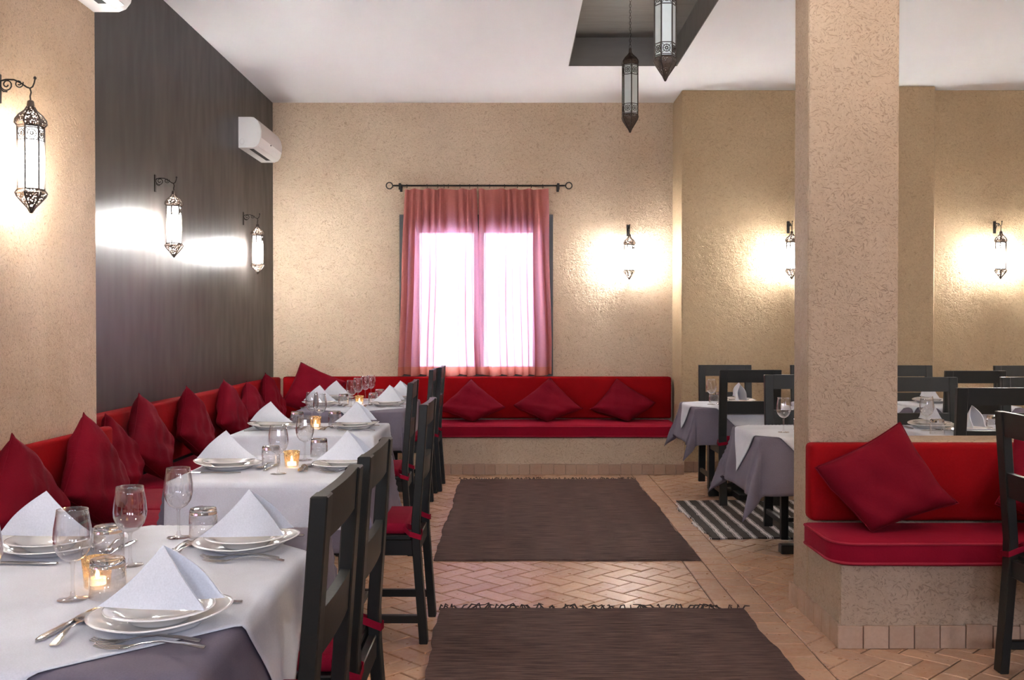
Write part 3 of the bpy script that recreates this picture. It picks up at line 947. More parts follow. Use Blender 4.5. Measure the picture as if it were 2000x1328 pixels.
# ------------------------------------------------------------------ curtains
rod = thing('curtain_rod', 'black iron curtain rod with ring ends above the window', 'curtain rod', (-0.31, YB - 0.105, 2.638))
MB().tube([(-0.80, 0, 0), (0.80, 0, 0)], 0.0085, 10).build('rod', 'iron', rod, True)
for sx in (-1, 1):
    MB().tube([(sx * 0.845 + 0.030 * math.cos(2 * PI * k / 20), 0, 0.030 * math.sin(2 * PI * k / 20)) for k in range(20)], 0.0055, 6, True).build('ring_finial', 'iron', rod, True)
    MB().tube([(sx * 0.80, 0, 0), (sx * 0.82, 0, 0)], 0.0065, 8).build('finial_neck', 'iron', rod, True)
    bk = MB(); bk.box(sx * 0.745 - 0.012, sx * 0.745 + 0.012, 0.09, 0.104, -0.045, 0.025, 0.003); bk.box(sx * 0.745 - 0.008, sx * 0.745 + 0.008, -0.012, 0.094, -0.016, -0.004)
    bk.box(sx * 0.745 - 0.012, sx * 0.745 + 0.012, -0.014, -0.008, -0.040, 0.022, 0.002)
    bk.build('rod_bracket', 'iron', rod)
def curtain(label, xt0, xt1, xb0, xb1, folds, seed, ring_xs):
    rnd = random.Random(seed)
    root = thing('curtain', label, 'curtain', (0, YB - 0.105, 0), 0, 'salmon window curtains')
    zt, zb = 2.605, 0.852
    nu, nv = folds * 12, 40
    ph = [rnd.uniform(0, 6.28) for _ in range(5)]
    am = [rnd.uniform(0.25, 1.5) for _ in range(folds + 2)]
    def P(u, v, off=0.0):
        s = v ** 0.8
        x = (xt0 + (xt1 - xt0) * u) * (1 - s) + (xb0 + (xb1 - xb0) * u) * s
        uw = u + 0.030 * math.sin(9 * u + ph[0]) + 0.018 * math.sin(17 * u + ph[1] + 1.2 * v) + 0.014 * v * math.sin(5.1 * u + ph[3])
        fold = folds * 2 * PI * uw
        k = int(u * folds)
        a = am[k] * (1 - (u * folds - k)) + am[k + 1] * (u * folds - k)
        wide = 0.5 * (1 + math.tanh((v - 0.25) * 5))
        amp = (0.010 + 0.014 * min(1, v * 8)) * (1 - wide) + 0.044 * a * wide
        y = amp * math.sin(fold) + 0.5 * amp * math.sin(fold * 0.5 + ph[2]) * wide
        y += (1 - wide) * min(1, v * 8) * 0.006 * math.sin(fold * 2.3 + ph[3])
        x += 0.016 * math.cos(fold) * wide + 0.010 * v * math.sin(6 * v + ph[4] + 3 * u)
        # pleat header pinch
        z = zt + (zb - zt) * v + 0.006 * math.sin(fold * 0.5 + ph[1]) * (1 if v < .01 else 0)
        if v > .97: z += 0.010 * math.sin(fold * .5)
        return (x, y + off, z)
    vh = 0.955
    MB().grid([[P(j / nu, vh * i / nv) for j in range(nu + 1)] for i in range(nv + 1)]).build('drape', 'curtain', root, True)
    MB().grid([[P(j / nu, vh + (1 - vh) * i / 3) for j in range(nu + 1)] for i in range(4)]).build('hem', 'curtain_hem', root, True)
    MB().grid([[P(j / nu, 0.045 * i / 3, 0.004) for j in range(nu + 1)] for i in range(4)]).build('header_tape', 'curtain_hem', root, True)
    for x in ring_xs:
        MB().tube([(x + 0.003 * math.sin(k), 0.0165 * math.cos(2 * PI * k / 14), 2.632 + 0.0185 * math.sin(2 * PI * k / 14)) for k in range(14)], 0.0022, 5, True).build('curtain_ring', 'iron', root, True)
    return root
curtain('salmon sheer curtain panel on the side of the dark wall', -1.005, -0.335, -1.055, -0.300, 9, 5, [-0.99, -0.80, -0.70, -0.64, -0.60, -0.49, -0.40])
curtain('salmon sheer curtain panel on the side of the wall lantern', -0.315, 0.345, -0.315, 0.385, 9, 8, [-0.325, -0.21, -0.07, 0.05, 0.18, 0.29])

# ------------------------------------------------------------------ rugs
def rug(label, x0, x1, y0, y1, mat, seed, fringe_far, group=None, wav=0.006):
    rnd = random.Random(seed)
    cx, cy = (x0 + x1) / 2, (y0 + y1) / 2
    root = thing('rug', label, 'rug', (cx, cy, 0.0015), 0, group)
    nx, ny = 40, 60
    ph = [rnd.uniform(0, 6.28) for _ in range(8)]
    hx, hy = (x1 - x0) / 2, (y1 - y0) / 2
    def P(u, v, z):
        x = u * hx; y = v * hy
        ex = wav * (math.sin(v * 7 + ph[0]) + 0.6 * math.sin(v * 17 + ph[1]) + 0.4 * math.sin(v * 41 + ph[2]))
        x += ex * abs(u) + 0.5 * wav * math.sin(v * 3 + ph[3])
        y += wav * 0.8 * (math.sin(u * 6 + ph[4]) + .5 * math.sin(u * 23 + ph[5])) * abs(v)
        zz = z + (0.0012 * math.sin(u * 9 + ph[6]) * math.sin(v * 13 + ph[7]) + 0.0012 if z > 0.003 else 0)
        return (x, y, zz)
    m = MB()
    top = [[P(-1 + 2 * j / nx, -1 + 2 * i / ny, 0.007) for j in range(nx + 1)] for i in range(ny + 1)]
    bot = [[P(-1 + 2 * j / nx, -1 + 2 * i / ny, 0.0) for j in range(nx + 1)] for i in range(ny + 1)]
    m.grid(top); m.grid(bot, True)
    def side(a, b):
        m.grid([a, b])
    side(bot[0], top[0]); side(top[-1], bot[-1])
    side([r[0] for r in top], [r[0] for r in bot]); side([r[-1] for r in bot], [r[-1] for r in top])
    m.build('woven_body', mat, root, 'auto')
    if fringe_far:
        f = MB(); k = -1.0
        while k < 1.0:
            p = P(k, 1, 0.004)
            l = fringe_far * rnd.uniform(0.35, 1.1); dx = rnd.uniform(-1.2, 1.2) * l
            f.tube([(p[0], p[1] - .01, 0.005), (p[0] + dx * .4, p[1] + l * .5, 0.010 + rnd.uniform(0, .012)), (p[0] + dx, p[1] + l * .9, 0.004 + rnd.uniform(0, .006))], [0.004, 0.0035, 0.002], 4)
            k += rnd.uniform(0.012, 0.045)
        fo = f.build('fringe', 'fringe', root); fo['kind'] = 'stuff'
    return root
rug('dark brown woven rug with a frayed edge, in front of the window bench', -0.44, 1.05, 5.53, 8.48, 'rug', 1, 0.035, 'dark brown rugs in the aisle')
rug('dark brown woven rug with a tasselled edge, beside the short column bench', -0.33, 1.065, 2.3, 4.57, 'rug', 2, 0.055, 'dark brown rugs in the aisle')
rug('brown and white striped woven rug under the tables behind the column', 1.205, 2.33, 6.10, 7.43, 'rug_striped', 3, 0, None, 0.014)

# ------------------------------------------------------------------ chairs
def make_chair():
    """faces local +y, origin on the floor under the seat centre"""
    root = thing('dining_chair', 'black wooden dining chair', 'chair', group='black dining chairs')
    wd = 0.445; pw, pd = 0.056, 0.034
    yb = -0.195
    def post(sx):
        xo = sx * wd / 2; xi = sx * (wd / 2 - pw)
        m = MB()
        lv = [(0.0, yb - 0.032), (0.40, yb - 0.002), (0.50, yb), (0.985, yb - 0.034)]
        rings = []
        for z, y in lv:
            rings.append([(min(xo, xi), y - pd / 2, z), (max(xo, xi), y - pd / 2, z), (max(xo, xi), y + pd / 2, z), (min(xo, xi), y + pd / 2, z)])
        vs = [p for r in rings for p in r]; fs = [(0, 3, 2, 1), (12, 13, 14, 15)]
        for i in range(3):
            for k in range(4):
                k2 = (k + 1) % 4
                fs.append((i * 4 + k, i * 4 + k2, (i + 1) * 4 + k2, (i + 1) * 4 + k))
        m.add(vs, fs)
        me = m.mesh('back_leg', 'wood')
        bm = bmesh.new(); bm.from_mesh(me)
        bmesh.ops.bevel(bm, geom=[e for e in bm.edges if e.calc_face_angle(0) > 0.5], offset=0.003, segments=1, affect='EDGES')
        bm.to_mesh(me); bm.free()
        obj('back_leg', me, root)
    for sx in (-1, 1):
        post(sx)
        x0, x1 = sorted((sx * wd / 2, sx * (wd / 2 - 0.044)))
        MB().box(x0, x1, 0.155, 0.197, 0, 0.435, 0.003).build('front_leg', 'wood', root)
        xs0, xs1 = sorted((sx * (wd / 2 - .008), sx * (wd / 2 - 0.034)))
        MB().box(xs0, xs1, yb - .02, 0.165, 0.085, 0.118, 0.003).build('side_stretcher', 'wood', root)
        MB().box(xs0, xs1, yb + .01, 0.165, 0.365, 0.430, 0.003).build('side_apron', 'wood', root)
    MB().box(-wd / 2 + .03, wd / 2 - .03, 0.06, 0.09, 0.088, 0.114, 0.003).build('cross_stretcher', 'wood', root)
    MB().box(-wd / 2 + .03, wd / 2 - .03, 0.165, 0.19, 0.365, 0.430, 0.003).build('front_apron', 'wood', root)
    MB().box(-wd / 2 + .03, wd / 2 - .03, yb - .01, yb + .014, 0.365, 0.430, 0.003).build('rear_apron', 'wood', root)
    MB().box(-wd / 2 - .004, wd / 2 + .004, yb + 0.018, 0.21, 0.430, 0.450, 0.004).build('seat', 'wood', root)
    for (z0, z1) in ((0.893, 0.985), (0.665, 0.757)):
        m = MB(); n = 6
        xi = wd / 2 - pw + .004
        yz = lambda z: yb - 0.034 * (z - 0.5) / 0.485
        F = []; 
        rows_t, rows_b = [], []
        for k in range(n + 1):
            u = -1 + 2 * k / n
            bow = -0.005 * (1 - u * u)
            a0, a1 = yz(z0) + bow, yz(z1) + bow
            rows_b.append(((u * xi, a0 - .011, z0), (u * xi, a0 + .011, z0)))
            rows_t.append(((u * xi, a1 - .011, z1), (u * xi, a1 + .011, z1)))
        m.grid([[r[0] for r in rows_b], [r[0] for r in rows_t]])
        m.grid([[r[1] for r in rows_b], [r[1] for r in rows_t]], True)
        m.grid([[r[0] for r in rows_t], [r[1] for r in rows_t]])
        m.grid([[r[0] for r in rows_b], [r[1] for r in rows_b]], True)
        m.build('back_rail', 'wood', root, 'auto')
    # pad with ties
    bm = bmesh.new(); bmesh.ops.create_cube(bm, size=1.0)
    for v in bm.verts: v.co = Vector((v.co.x * 0.42, v.co.y * 0.36 + 0.022, 0.450 + (v.co.z + .5) * 0.045))
    bmesh.ops.bevel(bm, geom=list(bm.edges), offset=0.018, segments=3, profile=.5, affect='EDGES')
    me = bpy.data.meshes.new('seat_pad'); bm.to_mesh(me); bm.free()
    me.polygons.foreach_set('use_smooth', [True] * len(me.polygons)); me.materials.append(MT['pad'])
    obj('seat_pad', me, root)
    for sx in (-1, 1):
        c = sx * (wd / 2 - pw / 2); rx, ry = pw / 2 + .005, pd / 2 + .006
        pts = [(c + sx * -rx, yb + .05, 0.478), (c - sx * rx, yb + ry, 0.470), (c - sx * rx, yb - ry, 0.452), (c + sx * rx, yb - ry, 0.442), (c + sx * rx, yb + ry, 0.456), (c + sx * rx * .5, yb + .05, 0.475)]
        m = MB()
        up = [(p[0], p[1], p[2] + .011) for p in pts]; lo = [(p[0], p[1], p[2] - .011) for p in pts]
        ui = [(p[0] + (c - p[0]) * .06, p[1], p[2] + .011) for p in pts]; li = [(p[0] + (c - p[0]) * .06, p[1], p[2] - .011) for p in pts]
        m.grid([lo, up]); m.grid([li, ui], True); m.grid([up, ui]); m.grid([lo, li], True)
        m.build('pad_tie', 'pad', root)
    return root
chair = make_chair()
A = PI / 2
CH = [((-0.589, 2.075, 0), A, 'black wooden chair with crimson pad at the pier-side table, farther from the tan pier end'),
      ((-0.589, 2.645, 0), A, 'black wooden chair with crimson pad at the pier-side table, closer to the aisle chair row'),
      ((-0.588, 4.29, 0), A - .01, 'black wooden chair with crimson pad at the small table by the pier end'),
      ((-0.81, 5.865, 0), A + .02, 'black wooden chair with crimson pad at the small table by the dark wall'),
      ((-0.83, 7.63, 0), A, 'black wooden chair with crimson pad at the corner table, away from the window bench'),
      ((-0.80, 8.10, 0), A, 'black wooden chair with crimson pad at the corner table, beside the window bench'),
      ((1.80, 8.19, 0), PI, 'black wooden chair with its back to the ochre wall, nearest the window bench'),
      ((1.728, 7.44, 0.0095), 0, 'black wooden chair with red ties standing on the striped rug'),
      ((1.86, 6.235, 0.0095), PI, 'black wooden chair back to back with the striped rug chair, next to the column'),
      ((2.58, 8.20, 0), PI, 'black wooden chair with its back to the ochre wall, behind the column'),
      ((3.29, 8.10, 0), PI, 'black wooden chair with its back to the ochre pilaster'),
      ((2.615, 6.12, 0), PI, 'black wooden chair seen over the low wall, across from another black chair'),
      ((3.395, 7.52, 0), 0, 'black wooden chair facing the pilaster at the far table'),
      ((2.555, 5.45, 0), 0, 'black wooden chair right behind the low wall, facing away from it'),
      ((3.34, 6.12, 0), PI, 'black wooden chair seen over the low wall, beyond the one behind it'),
      ((4.23, 8.05, 0), PI, 'black wooden chair below the lantern past the pilaster'),
      ((2.075, 3.55, 0), -A, 'black wooden chair in front of the short column bench')]
for i, (p, rz, lab) in enumerate(CH):
    place(chair, i < len(CH) - 1, p, rz, lab)

# ------------------------------------------------------------------ tables and cloths
TZ = 0.70
def table(name, x0, x1, y0, y1, label, group=None):
    cx, cy = (x0 + x1) / 2, (y0 + y1) / 2
    hx, hy = (x1 - x0) / 2, (y1 - y0) / 2
    root = thing('dining_table', label, 'table', (cx, cy, 0), 0, group)
    MB().box(-hx, hx, -hy, hy, TZ - 0.03, TZ, 0.003).build('tabletop', 'wood', root)
    MB().box(-0.05, 0.05, -0.05, 0.05, 0.05, TZ - .03, 0.004).build('pedestal', 'wood', root)
    MB().box(-0.19, 0.19, -0.035, 0.035, 0, 0.05, 0.004).build('foot', 'wood', root)
    MB().box(-0.035, 0.035, -0.28, 0.28, 0, 0.05, 0.004).build('foot', 'wood', root)
    MB().box(-hx + .05, hx - .05, -hy + .05, hy - .05, TZ - .10, TZ - .03).build('apron', 'wood', root)
    return root
def cloth(name, mat, x0, x1, y0, y1, z, A_, B_, rot, label, cat, off=0.0, seed=0, cen=None, rip=0.012, flare=0.10, group=None, n=64, ground=0.03):
    """drape a 2A x 2B cloth, turned by rot, over the table rectangle"""
    rnd = random.Random(seed)
    cx, cy = (x0 + x1) / 2, (y0 + y1) / 2
    hx, hy = (x1 - x0) / 2 + off, (y1 - y0) / 2 + off
    ox, oy = (cen[0] - cx, cen[1] - cy) if cen else (0, 0)
    c, s_ = math.cos(rot), math.sin(rot)
    ph = [rnd.uniform(0, 6.28) for _ in range(6)]
    rho = 0.012
    def M(u, v):
        a, b_ = u * A_, v * B_
        X = a * c - b_ * s_ + ox; Y = a * s_ + b_ * c + oy
        qx, qy = max(-hx, min(hx, X)), max(-hy, min(hy, Y))
        dx, dy = X - qx, Y - qy
        d = math.hypot(dx, dy)
        if d < 1e-7:
            return (X, Y, z + 0.0008 * math.sin(9 * X + ph[0]) * math.sin(7 * Y + ph[1]))
        ex, ey = dx / d, dy / d
        fi = min(d / rho, PI / 2)
        out = rho * math.sin(fi); zz = -rho * (1 - math.cos(fi))
        hang = max(0.0, d - rho * PI / 2)
        corner = min(abs(ex), abs(ey)) * 1.414
        # folds: stronger towards the hem; perimeter coordinate drives them
        per = (X * abs(ey) + Y * abs(ex)) 
        k = min(1.0, hang / 0.22)
        ang = math.atan2(ey, ex)
        wob = rip * k * (math.sin(per * 13 + ph[2]) + 0.6 * math.sin(per * 23 + ph[3])) * (1 - corner)
        fl = flare * (1 - corner) + (flare * 1.6 + 0.14 * math.sin(4 * ang * 2 + PI / 2)) * corner
        out += hang * max(0.02, fl) * (0.6 + .4 * k) + max(-0.004 - 0.0, wob) + rip * k
        zz -= hang * 0.985
        zf = max(z + zz, ground)
        return (qx + ex * out, qy + ey * out, zf)
    # snap grid lines are not needed at this density
    pts = [[M(-1 + 2 * j / n, -1 + 2 * i / n) for j in range(n + 1)] for i in range(n + 1)]
    m = MB(); m.grid(pts)
    me = m.mesh('cloth', mat, True)
    o = obj(name, me, None, (cx, cy, 0))
    so = o.modifiers.new('thickness', 'SOLIDIFY'); so.thickness = 0.0016; so.offset = 1.0
    return tag(o, label, cat, group)
D45 = PI / 4
TB = {
 'T1': (-1.345, -0.560, 1.72, 2.975), 'T2': (-1.325, -0.570, 3.83, 4.62), 'T3': (-1.545, -0.785, 5.48, 6.18), 'T4': (-1.545, -0.785, 7.02, 8.33),
 'R1': (1.37, 2.10, 7.37, 8.03), 'R2': (1.36, 2.11, 5.40, 6.06), 'R6': (2.26, 2.95, 7.37, 8.03), 'R7': (2.30, 2.99, 5.40, 6.06),
 'R3': (3.06, 3.80, 7.37, 8.03), 'R4': (3.10, 3.85, 5.40, 6.06), 'R5': (2.10, 2.80, 3.14, 3.84)}
WHERE = {'T1': 'the long pier table', 'T2': 'the small pier-end table', 'T3': 'the small dark wall table', 'T4': 'the corner window table',
 'R1': 'the table beyond the striped rug', 'R2': 'the table behind the column', 'R3': 'the pilaster table', 'R4': 'the low wall end table', 'R5': 'the short bench table',
 'R6': 'the far table hidden by the column', 'R7': 'the low wall table'}
for k, v in TB.items():
    table('dining_table', *v, 'cloth-covered black wooden ' + WHERE[k][4:], 'cloth-covered dining tables')
TOP = TZ + 0.002
OV = TOP + 0.0035
def base_cloth(k, over, seed, **kw):
    x0, x1, y0, y1 = TB[k]
    return cloth('tablecloth', 'grey_cloth', x0, x1, y0, y1, TOP, (x1 - x0) / 2 + over, (y1 - y0) / 2 + over, 0.0, 'grey violet tablecloth hanging over ' + WHERE[k], 'tablecloth', 0.004, seed, **kw)
def over_cloth(k, a, b_, rot, seed, cen=None, **kw):
    x0, x1, y0, y1 = TB[k]
    return cloth('overlay_cloth', 'white_cloth', x0, x1, y0, y1, OV, a, b_, rot, 'white overlay cloth laid over the grey one on ' + WHERE[k], 'tablecloth', 0.012, seed, cen=cen, **kw)
def dress(k, over, seed, a, b_, rot, cen=None, rip=0.006, flare=0.06):
    base_cloth(k, over, seed, rip=rip, flare=flare)
    over_cloth(k, a, b_, rot, seed, cen=cen, rip=rip, flare=flare)
dress('T1', 0.27, 1, 0.545, 0.545, D45, (-0.985, 2.31), 0.005, 0.05)
dress('T2', 0.28, 3, 0.385, 0.57, 0.0, (-0.945, 4.2), 0.005, 0.05)
dress('T3', 0.28, 5, 0.47, 0.47, 0.0, (-1.12, 5.80), 0.005, 0.06)
dress('T4', 0.28, 7, 0.53, 0.53, D45, (-1.165, 7.72), 0.005, 0.06)
dress('R1', 0.28, 9, 0.45, 0.45, D45, (1.80, 7.70), 0.010, 0.16)
dress('R2', 0.32, 11, 0.50, 0.50, D45, (1.81, 5.73), 0.010, 0.16)
dress('R6', 0.28, 19, 0.45, 0.45, D45, None, 0.006, 0.04)
dress('R7', 0.30, 20, 0.50, 0.50, D45, None, 0.006, 0.04)
dress('R3', 0.27, 13, 0.45, 0.45, D45)
dress('R4', 0.27, 15, 0.45, 0.45, D45)
dress('R5', 0.25, 17, 0.40, 0.40, D45, None, 0.008, 0.06)
TT = OV + 0.0035      # top of the linen

# ------------------------------------------------------------------ table settings
def loft(mb, secs, thick=0.0016):
    """secs: (x, half width, z) -> flat bar with a little thickness"""
    up = [[(x, -w_, z + thick), (x, 0, z + thick * 1.6), (x, w_, z + thick)] for x, w_, z in secs]
    lo = [[(x, -w_, z), (x, 0, z - thick * .2), (x, w_, z)] for x, w_, z in secs]
    mb.grid(up, True); mb.grid(lo)
    mb.grid([[r[0] for r in up], [r[0] for r in lo]], True); mb.grid([[r[2] for r in up], [r[2] for r in lo]])
    mb.add([*up[0], *lo[0]], [(0, 1, 4, 3), (1, 2, 5, 4)]); mb.add([*up[-1], *lo[-1]], [(3, 4, 1, 0), (4, 5, 2, 1)])
def fork_mesh():
    m = MB()
    loft(m, [(-0.10, .007, .002), (-0.095, .0095, .003), (-0.06, .0075, .010), (-0.02, .0045, .014), (0.015, .0032, .010), (0.032, .004, .006), (0.045, .010, .003), (0.055, .0122, .0022)])
    for k in range(4):
        y = -0.0098 + k * 0.00653
        t = MB(); loft(t, [(0.054, .0021, .0022), (0.075, .0019, .0020), (0.09, .0016, .004), (0.102, .0008, .008)], .0014)
        t.v = [(v[0], v[1] + y, v[2]) for v in t.v]
        m.add(t.v, t.f)
    return m.mesh('fork', 'steel', 'auto')
def knife_mesh():
    m = MB()
    loft(m, [(-0.105, .006, .0), (-0.10, .009, .0), (-0.06, .0085, .001), (-0.015, .006, .002), (0.0, .005, .002), (0.006, .009, .0025), (0.05, .0105, .002), (0.085, .0095, .0015), (0.105, .0055, .001), (0.113, .001, .001)], .003)
    return m.mesh('knife', 'steel', 'auto')
def spoon_mesh():
    m = MB()
    loft(m, [(-0.10, .006, .002), (-0.095, .009, .003), (-0.06, .007, .009), (-0.02, .004, .012), (0.03, .0032, .008), (0.045, .005, .005)])
    n = 10; rows = []; rows2 = []
    for i in range(n + 1):
        t = i / n; x = 0.042 + 0.062 * t
        w_ = 0.0195 * math.sin(PI * (0.06 + 0.92 * t)) ** 0.6
        rows.append([(x, w_ * q, 0.006 + 0.002 * t - 0.0075 * math.sin(PI * t) ** .7 * (1 - q * q)) for q in (-1, -.6, -.2, .2, .6, 1)])
        rows2.append([(p[0], p[1], p[2] + .0012) for p in rows[-1]])
    m.grid(rows); m.grid(rows2, True)
    return m.mesh('spoon', 'steel', 'auto')
CUT = {'fork': fork_mesh(), 'knife': knife_mesh(), 'spoon': spoon_mesh()}
def lift(R, amt):
    def f(p):
        r = math.hypot(p[0], p[1])
        if r < R * .55: return p
        k = (r / R - .55) / .45
        return (p[0] * (1 + .03 * k * max(0, p[0] / r)), p[1], p[2] + amt * k * max(0.0, p[0] / r) ** 1.5)
    return f
charger = MB().lathe([(0.0005, 0.0), (0.085, 0.0), (0.09, 0.004), (0.132, 0.020), (0.138, 0.021), (0.139, 0.0232), (0.132, 0.0238), (0.092, 0.0085), (0.086, 0.006), (0.0005, 0.006)], 48, False, False, fn=lift(0.138, 0.014)).mesh('charger_plate', 'porcelain', True)
soup = MB().lathe([(0.0005, 0.0), (0.055, 0.0), (0.06, 0.004), (0.082, 0.022), (0.105, 0.026), (0.108, 0.027), (0.108, 0.0285), (0.104, 0.029), (0.082, 0.0255), (0.058, 0.008), (0.0005, 0.007)], 48, False, False).mesh('soup_plate', 'porcelain', True)
def napkin_mesh():
    P0 = Vector((-0.118, -0.022, 0.0)); Ap = Vector((0.010, -0.004, 0.122))
    m = MB(); n = 12
    for (Q, bul) in ((Vector((0.106, -0.034, 0.001)), -1), (Vector((0.124, 0.032, 0.010)), 1)):
        rows = []
        for i in range(n + 1):
            s_ = i / n
            sp = P0.lerp(Ap, s_) + Vector((0, 0, -0.010 * math.sin(PI * s_)))
            row = []
            for j in range(n + 1):
                t = j / n
                p = sp.lerp(Q, t)
                k = math.sin(PI * min(1, t * 1.1)) * (0.4 + .6 * s_)
                p = p + Vector((0.004 * k, bul * 0.017 * k, 0.004 * math.sin(PI * t) * s_))
                p.z = max(p.z, 0.0)
                row.append(p)
            rows.append(row)
        th = Vector((0, bul * 0.0045, 0.0))
        inn = [[p - th * min(1.0, 0.15 + j / 4) for j, p in enumerate(r)] for r in rows]
        m.grid(rows, bul > 0); m.grid(inn, bul < 0)
        m.grid([rows[-1], inn[-1]], bul < 0); m.grid([rows[0], inn[0]], bul > 0)
    return m.mesh('napkin', 'napkin', 'auto')
nap = napkin_mesh()
TINY = set()
def put(name, me, loc, rz, label, cat, group):
    o = obj(name, me, None, loc, rz)
    return tag(o, label, cat, group)
def setting(k, x, y, face, side, seed, cutlery=True):
    """face = angle of the diner's side (0: +x, pi: -x, pi/2: +y)"""
    rnd = random.Random(seed)
    wh = WHERE[k]
    def W_(lx, ly, lz=0.0):
        return (x + lx * math.cos(face) - ly * math.sin(face), y + lx * math.sin(face) + ly * math.cos(face), TT + lz)
    put('charger_plate', charger, W_(0, 0), face, 'wide upswept white plate, %s of %s' % (side, wh), 'plate', 'white under plates')
    put('soup_plate', soup, W_(0.0, 0, 0.0066), face + .3, 'white soup plate under a napkin, %s of %s' % (side, wh), 'plate', 'white soup plates')
    put('napkin', nap, W_(0.0, 0.0, 0.0365), face + rnd.uniform(-.12, .12), 'white napkin folded into a tent, %s of %s' % (side, wh), 'napkin', 'tent-folded napkins')
    if not cutlery: return
    j = lambda a: rnd.uniform(-a, a)
    # diner at +x looks to -x: left hand is -y
    for q, dy in enumerate((-0.128, -0.158)):
        put('fork', CUT['fork'], W_(0.02 + .02 * q, dy + j(.004)), face + PI + j(.05), ('inner', 'outer')[q] + ' steel fork, %s of %s' % (side, wh), 'fork', 'forks')
    put('knife', CUT['knife'], W_(0.02, 0.150 + j(.004)), face + PI + j(.05), 'steel knife beside plates, %s of %s' % (side, wh), 'knife', 'knives beside the plates')
    put('dessert_knife', CUT['knife'], W_(-0.178, -0.02 + j(.015)), face - PI / 2 + j(.12), 'steel dessert knife laid across, %s of %s' % (side, wh), 'knife', 'dessert knives')
    put('dessert_spoon', CUT['spoon'], W_(-0.150, -0.045 + j(.01)), face + PI / 2 + j(.12), 'steel dessert spoon laid across, %s of %s' % (side, wh), 'spoon', 'dessert spoons')
CS, BS = 'chair side', 'bench side'
setting('T1', -0.705, 1.985, 0, 'beside the bare grey corner', 1); setting('T1', -0.715, 2.665, 0, 'facing the second chair', 2)
setting('T1', -1.225, 2.63, PI, 'bench end by the pillows', 3); setting('T1', -1.265, 1.98, PI, 'bench end away from pillows', 4)
setting('T2', -0.705, 4.20, 0, CS, 5); setting('T2', -1.195, 4.19, PI, BS, 6)
setting('T3', -0.925, 5.86, 0, CS, 7); setting('T3', -1.405, 5.83, PI, BS, 8)
setting('T4', -0.935, 7.52, 0, 'outer chair place', 9); setting('T4', -1.44, 7.50, PI, 'outer bench place', 10)
setting('T4', -0.925, 8.16, 0, 'inner chair place', 11); setting('T4', -1.43, 8.16, PI, 'inner bench place', 12)
setting('R1', 1.74, 7.58, -PI / 2, 'rug side', 13); setting('R1', 1.79, 7.86, PI / 2, 'wall side', 14, False)
setting('R6', 2.58, 7.84, PI / 2, 'wall side', 15, False)
setting('R2', 1.86, 5.87, PI / 2, 'rug side', 16, False); setting('R7', 2.49, 5.89, PI / 2, 'far side', 17)
setting('R7', 2.575, 5.57, -PI / 2, 'low-wall side', 18, False)
setting('R3', 3.30, 7.84, PI / 2, 'wall side', 19, False)

# glassware: thin stemmed glass, upturned tumbler
wine_me_b = MB().lathe([(0.0315, 0.0), (0.0325, 0.0012), (0.030, 0.0022), (0.012, 0.0042), (0.0055, 0.008), (0.0042, 0.02), (0.0038, 0.05), (0.0044, 0.076), (0.007, 0.083)], 28).mesh('stem', 'wine_glass', True)
bw = [(0.0015, 0.0825), (0.012, 0.0835), (0.024, 0.091), (0.034, 0.105), (0.0395, 0.122), (0.0405, 0.135), (0.0385, 0.158), (0.0345, 0.182), (0.0325, 0.197)]
bowl_me = MB().lathe(bw + [(r - 0.0011, z) for r, z in reversed(bw[1:])] + [(0.0008, 0.0842)], 36, False, False).mesh('bowl', 'wine_glass', True)
tw = [(0.0400, 0.0), (0.0392, 0.040), (0.0380, 0.066)]
tumb_w = MB().lathe(tw + [(r - 0.0018, z) for r, z in reversed(tw)] + [tw[0]], 36, False, False).mesh('wall', 'wine_glass', True)
tumb_b = MB().lathe([(0.0004, 0.0655), (0.028, 0.0655), (0.0378, 0.0665), (0.0372, 0.078), (0.0345, 0.083), (0.030, 0.084), (0.0004, 0.0845)], 36, True, True).mesh('base', 'glass', True)
def wine(k, x, y, note=''):
    r = thing('wine_glass', ('clear stemmed wine glass on ' + WHERE[k] + note), 'wine glass', (x, y, TT), 0, 'stemmed wine glasses')
    obj('stem', wine_me_b, r); obj('bowl', bowl_me, r)
def tumbler(k, x, y, note=''):
    r = thing('tumbler', 'upturned clear tumbler on ' + WHERE[k] + note, 'tumbler', (x, y, TT + .0005), 0, 'upturned tumblers')
    obj('wall', tumb_w, r); obj('base', tumb_b, r)
cup_me = MB().lathe([(0.0005, 0.0), (0.026, 0.0), (0.0285, 0.003), (0.0305, 0.03), (0.0345, 0.068), (0.0335, 0.0685), (0.0292, 0.03), (0.026, 0.006), (0.0005, 0.006)], 28, False, False).mesh('cup', 'mercury', True)
wax_me = MB().lathe([(0.0005, 0.0065), (0.019, 0.0065), (0.019, 0.022), (0.017, 0.021), (0.0005, 0.020)], 18, False, False).mesh('tea_light', 'wax_lit', True)
fl_me = MB().lathe([(0.0008, 0.020), (0.004, 0.025), (0.0048, 0.030), (0.003, 0.038), (0.0005, 0.047)], 10, False, False).mesh('flame', 'flame', True)
def candle(k, x, y):
    r = thing('candle_holder', 'lit tea light in a gold glass cup on ' + WHERE[k], 'candle', (x, y, TT), 0, 'tea light cups')
    obj('cup', cup_me, r); t = obj('tea_light', wax_me, r); obj('flame', fl_me, t)
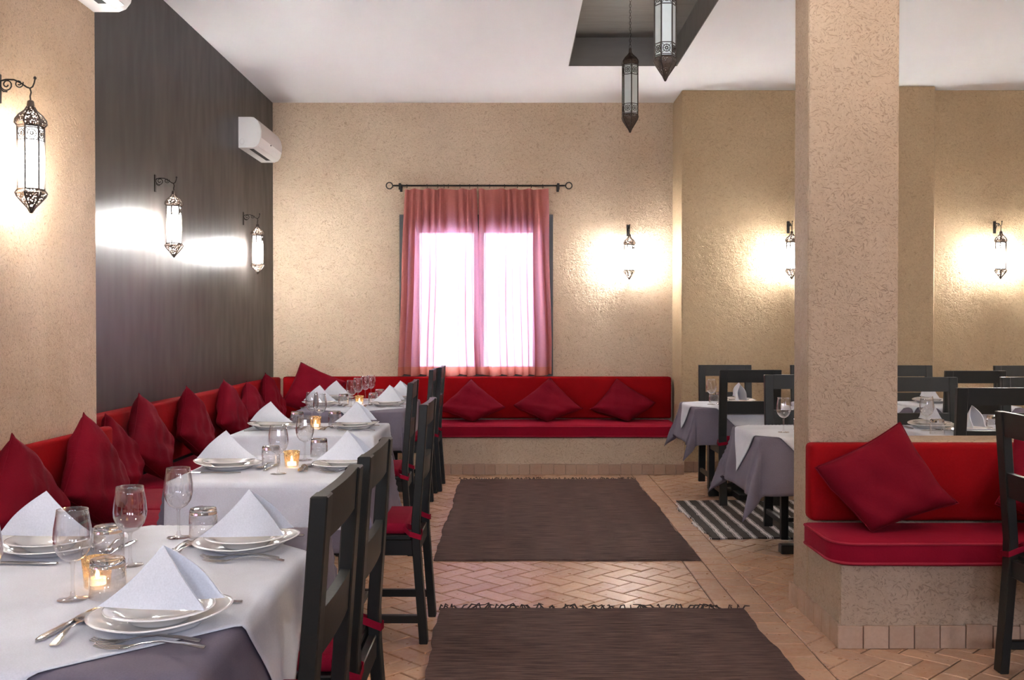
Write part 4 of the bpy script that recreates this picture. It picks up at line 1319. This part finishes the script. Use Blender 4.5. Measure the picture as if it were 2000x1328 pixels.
NOTE = {('w', 'T1'): (', beside the tea light', ', between the tumblers', ', next to the far tumbler', ', at the bench edge'), ('w', 'T2'): (' before the tea light', ' behind the tea light'),
        ('w', 'T3'): (' nearer the bench', ' beside the tea light'), ('w', 'T4'): (', first of the row', ', second of the row', ', third of the row', ', last of the row'),
        ('t', 'T1'): (' near the bench plates', ' before the tea light', ' near the chair plates'), ('t', 'T2'): (' near the bench plates', ' near the chair plates'),
        ('t', 'T3'): (' near the bench plates', ' near the chair plates'), ('t', 'T4'): (' near the bench plates', ' by the window bench', ' beside the tea light'), ('t', 'R7'): (' at the column end', ' at the far end')}
CNT = {}
def note(c, k):
    n = CNT.get((c, k), 0); CNT[(c, k)] = n + 1
    t = NOTE.get((c, k), ())
    return t[n] if n < len(t) else ''
for (k, x, y) in (('T1', -0.956, 2.16), ('T1', -0.950, 2.47), ('T1', -0.940, 2.80), ('T1', -1.085, 2.03),
                  ('T2', -0.945, 4.02), ('T2', -0.925, 4.44), ('T3', -1.222, 6.08), ('T3', -1.145, 5.93),
                  ('T4', -1.205, 7.47), ('T4', -1.21, 7.82), ('T4', -1.20, 8.14), ('T4', -1.175, 8.29),
                  ('R1', 1.535, 7.66), ('R2', 1.535, 5.62), ('R7', 2.385, 5.72)):
    wine(k, x, y, note('w', k))
for (k, x, y) in (('T1', -1.036, 2.55), ('T1', -0.890, 2.185), ('T1', -0.87, 2.80), ('T2', -1.035, 4.27), ('T2', -0.885, 4.56),
                  ('T3', -1.30, 6.02), ('T3', -1.08, 6.06), ('T4', -1.29, 7.62), ('T4', -1.09, 8.20), ('T4', -1.08, 7.75), ('R1', 1.59, 7.83), ('R2', 1.66, 5.72), ('R7', 2.36, 5.52), ('R7', 2.78, 5.74)):
    tumbler(k, x, y, note('t', k))
for (k, x, y) in (('T1', -0.945, 2.262), ('T2', -0.935, 4.22), ('T3', -1.16, 5.87), ('T4', -1.175, 7.66), ('R1', 2.04, 7.70), ('R2', 2.02, 5.73)):
    candle(k, x, y)
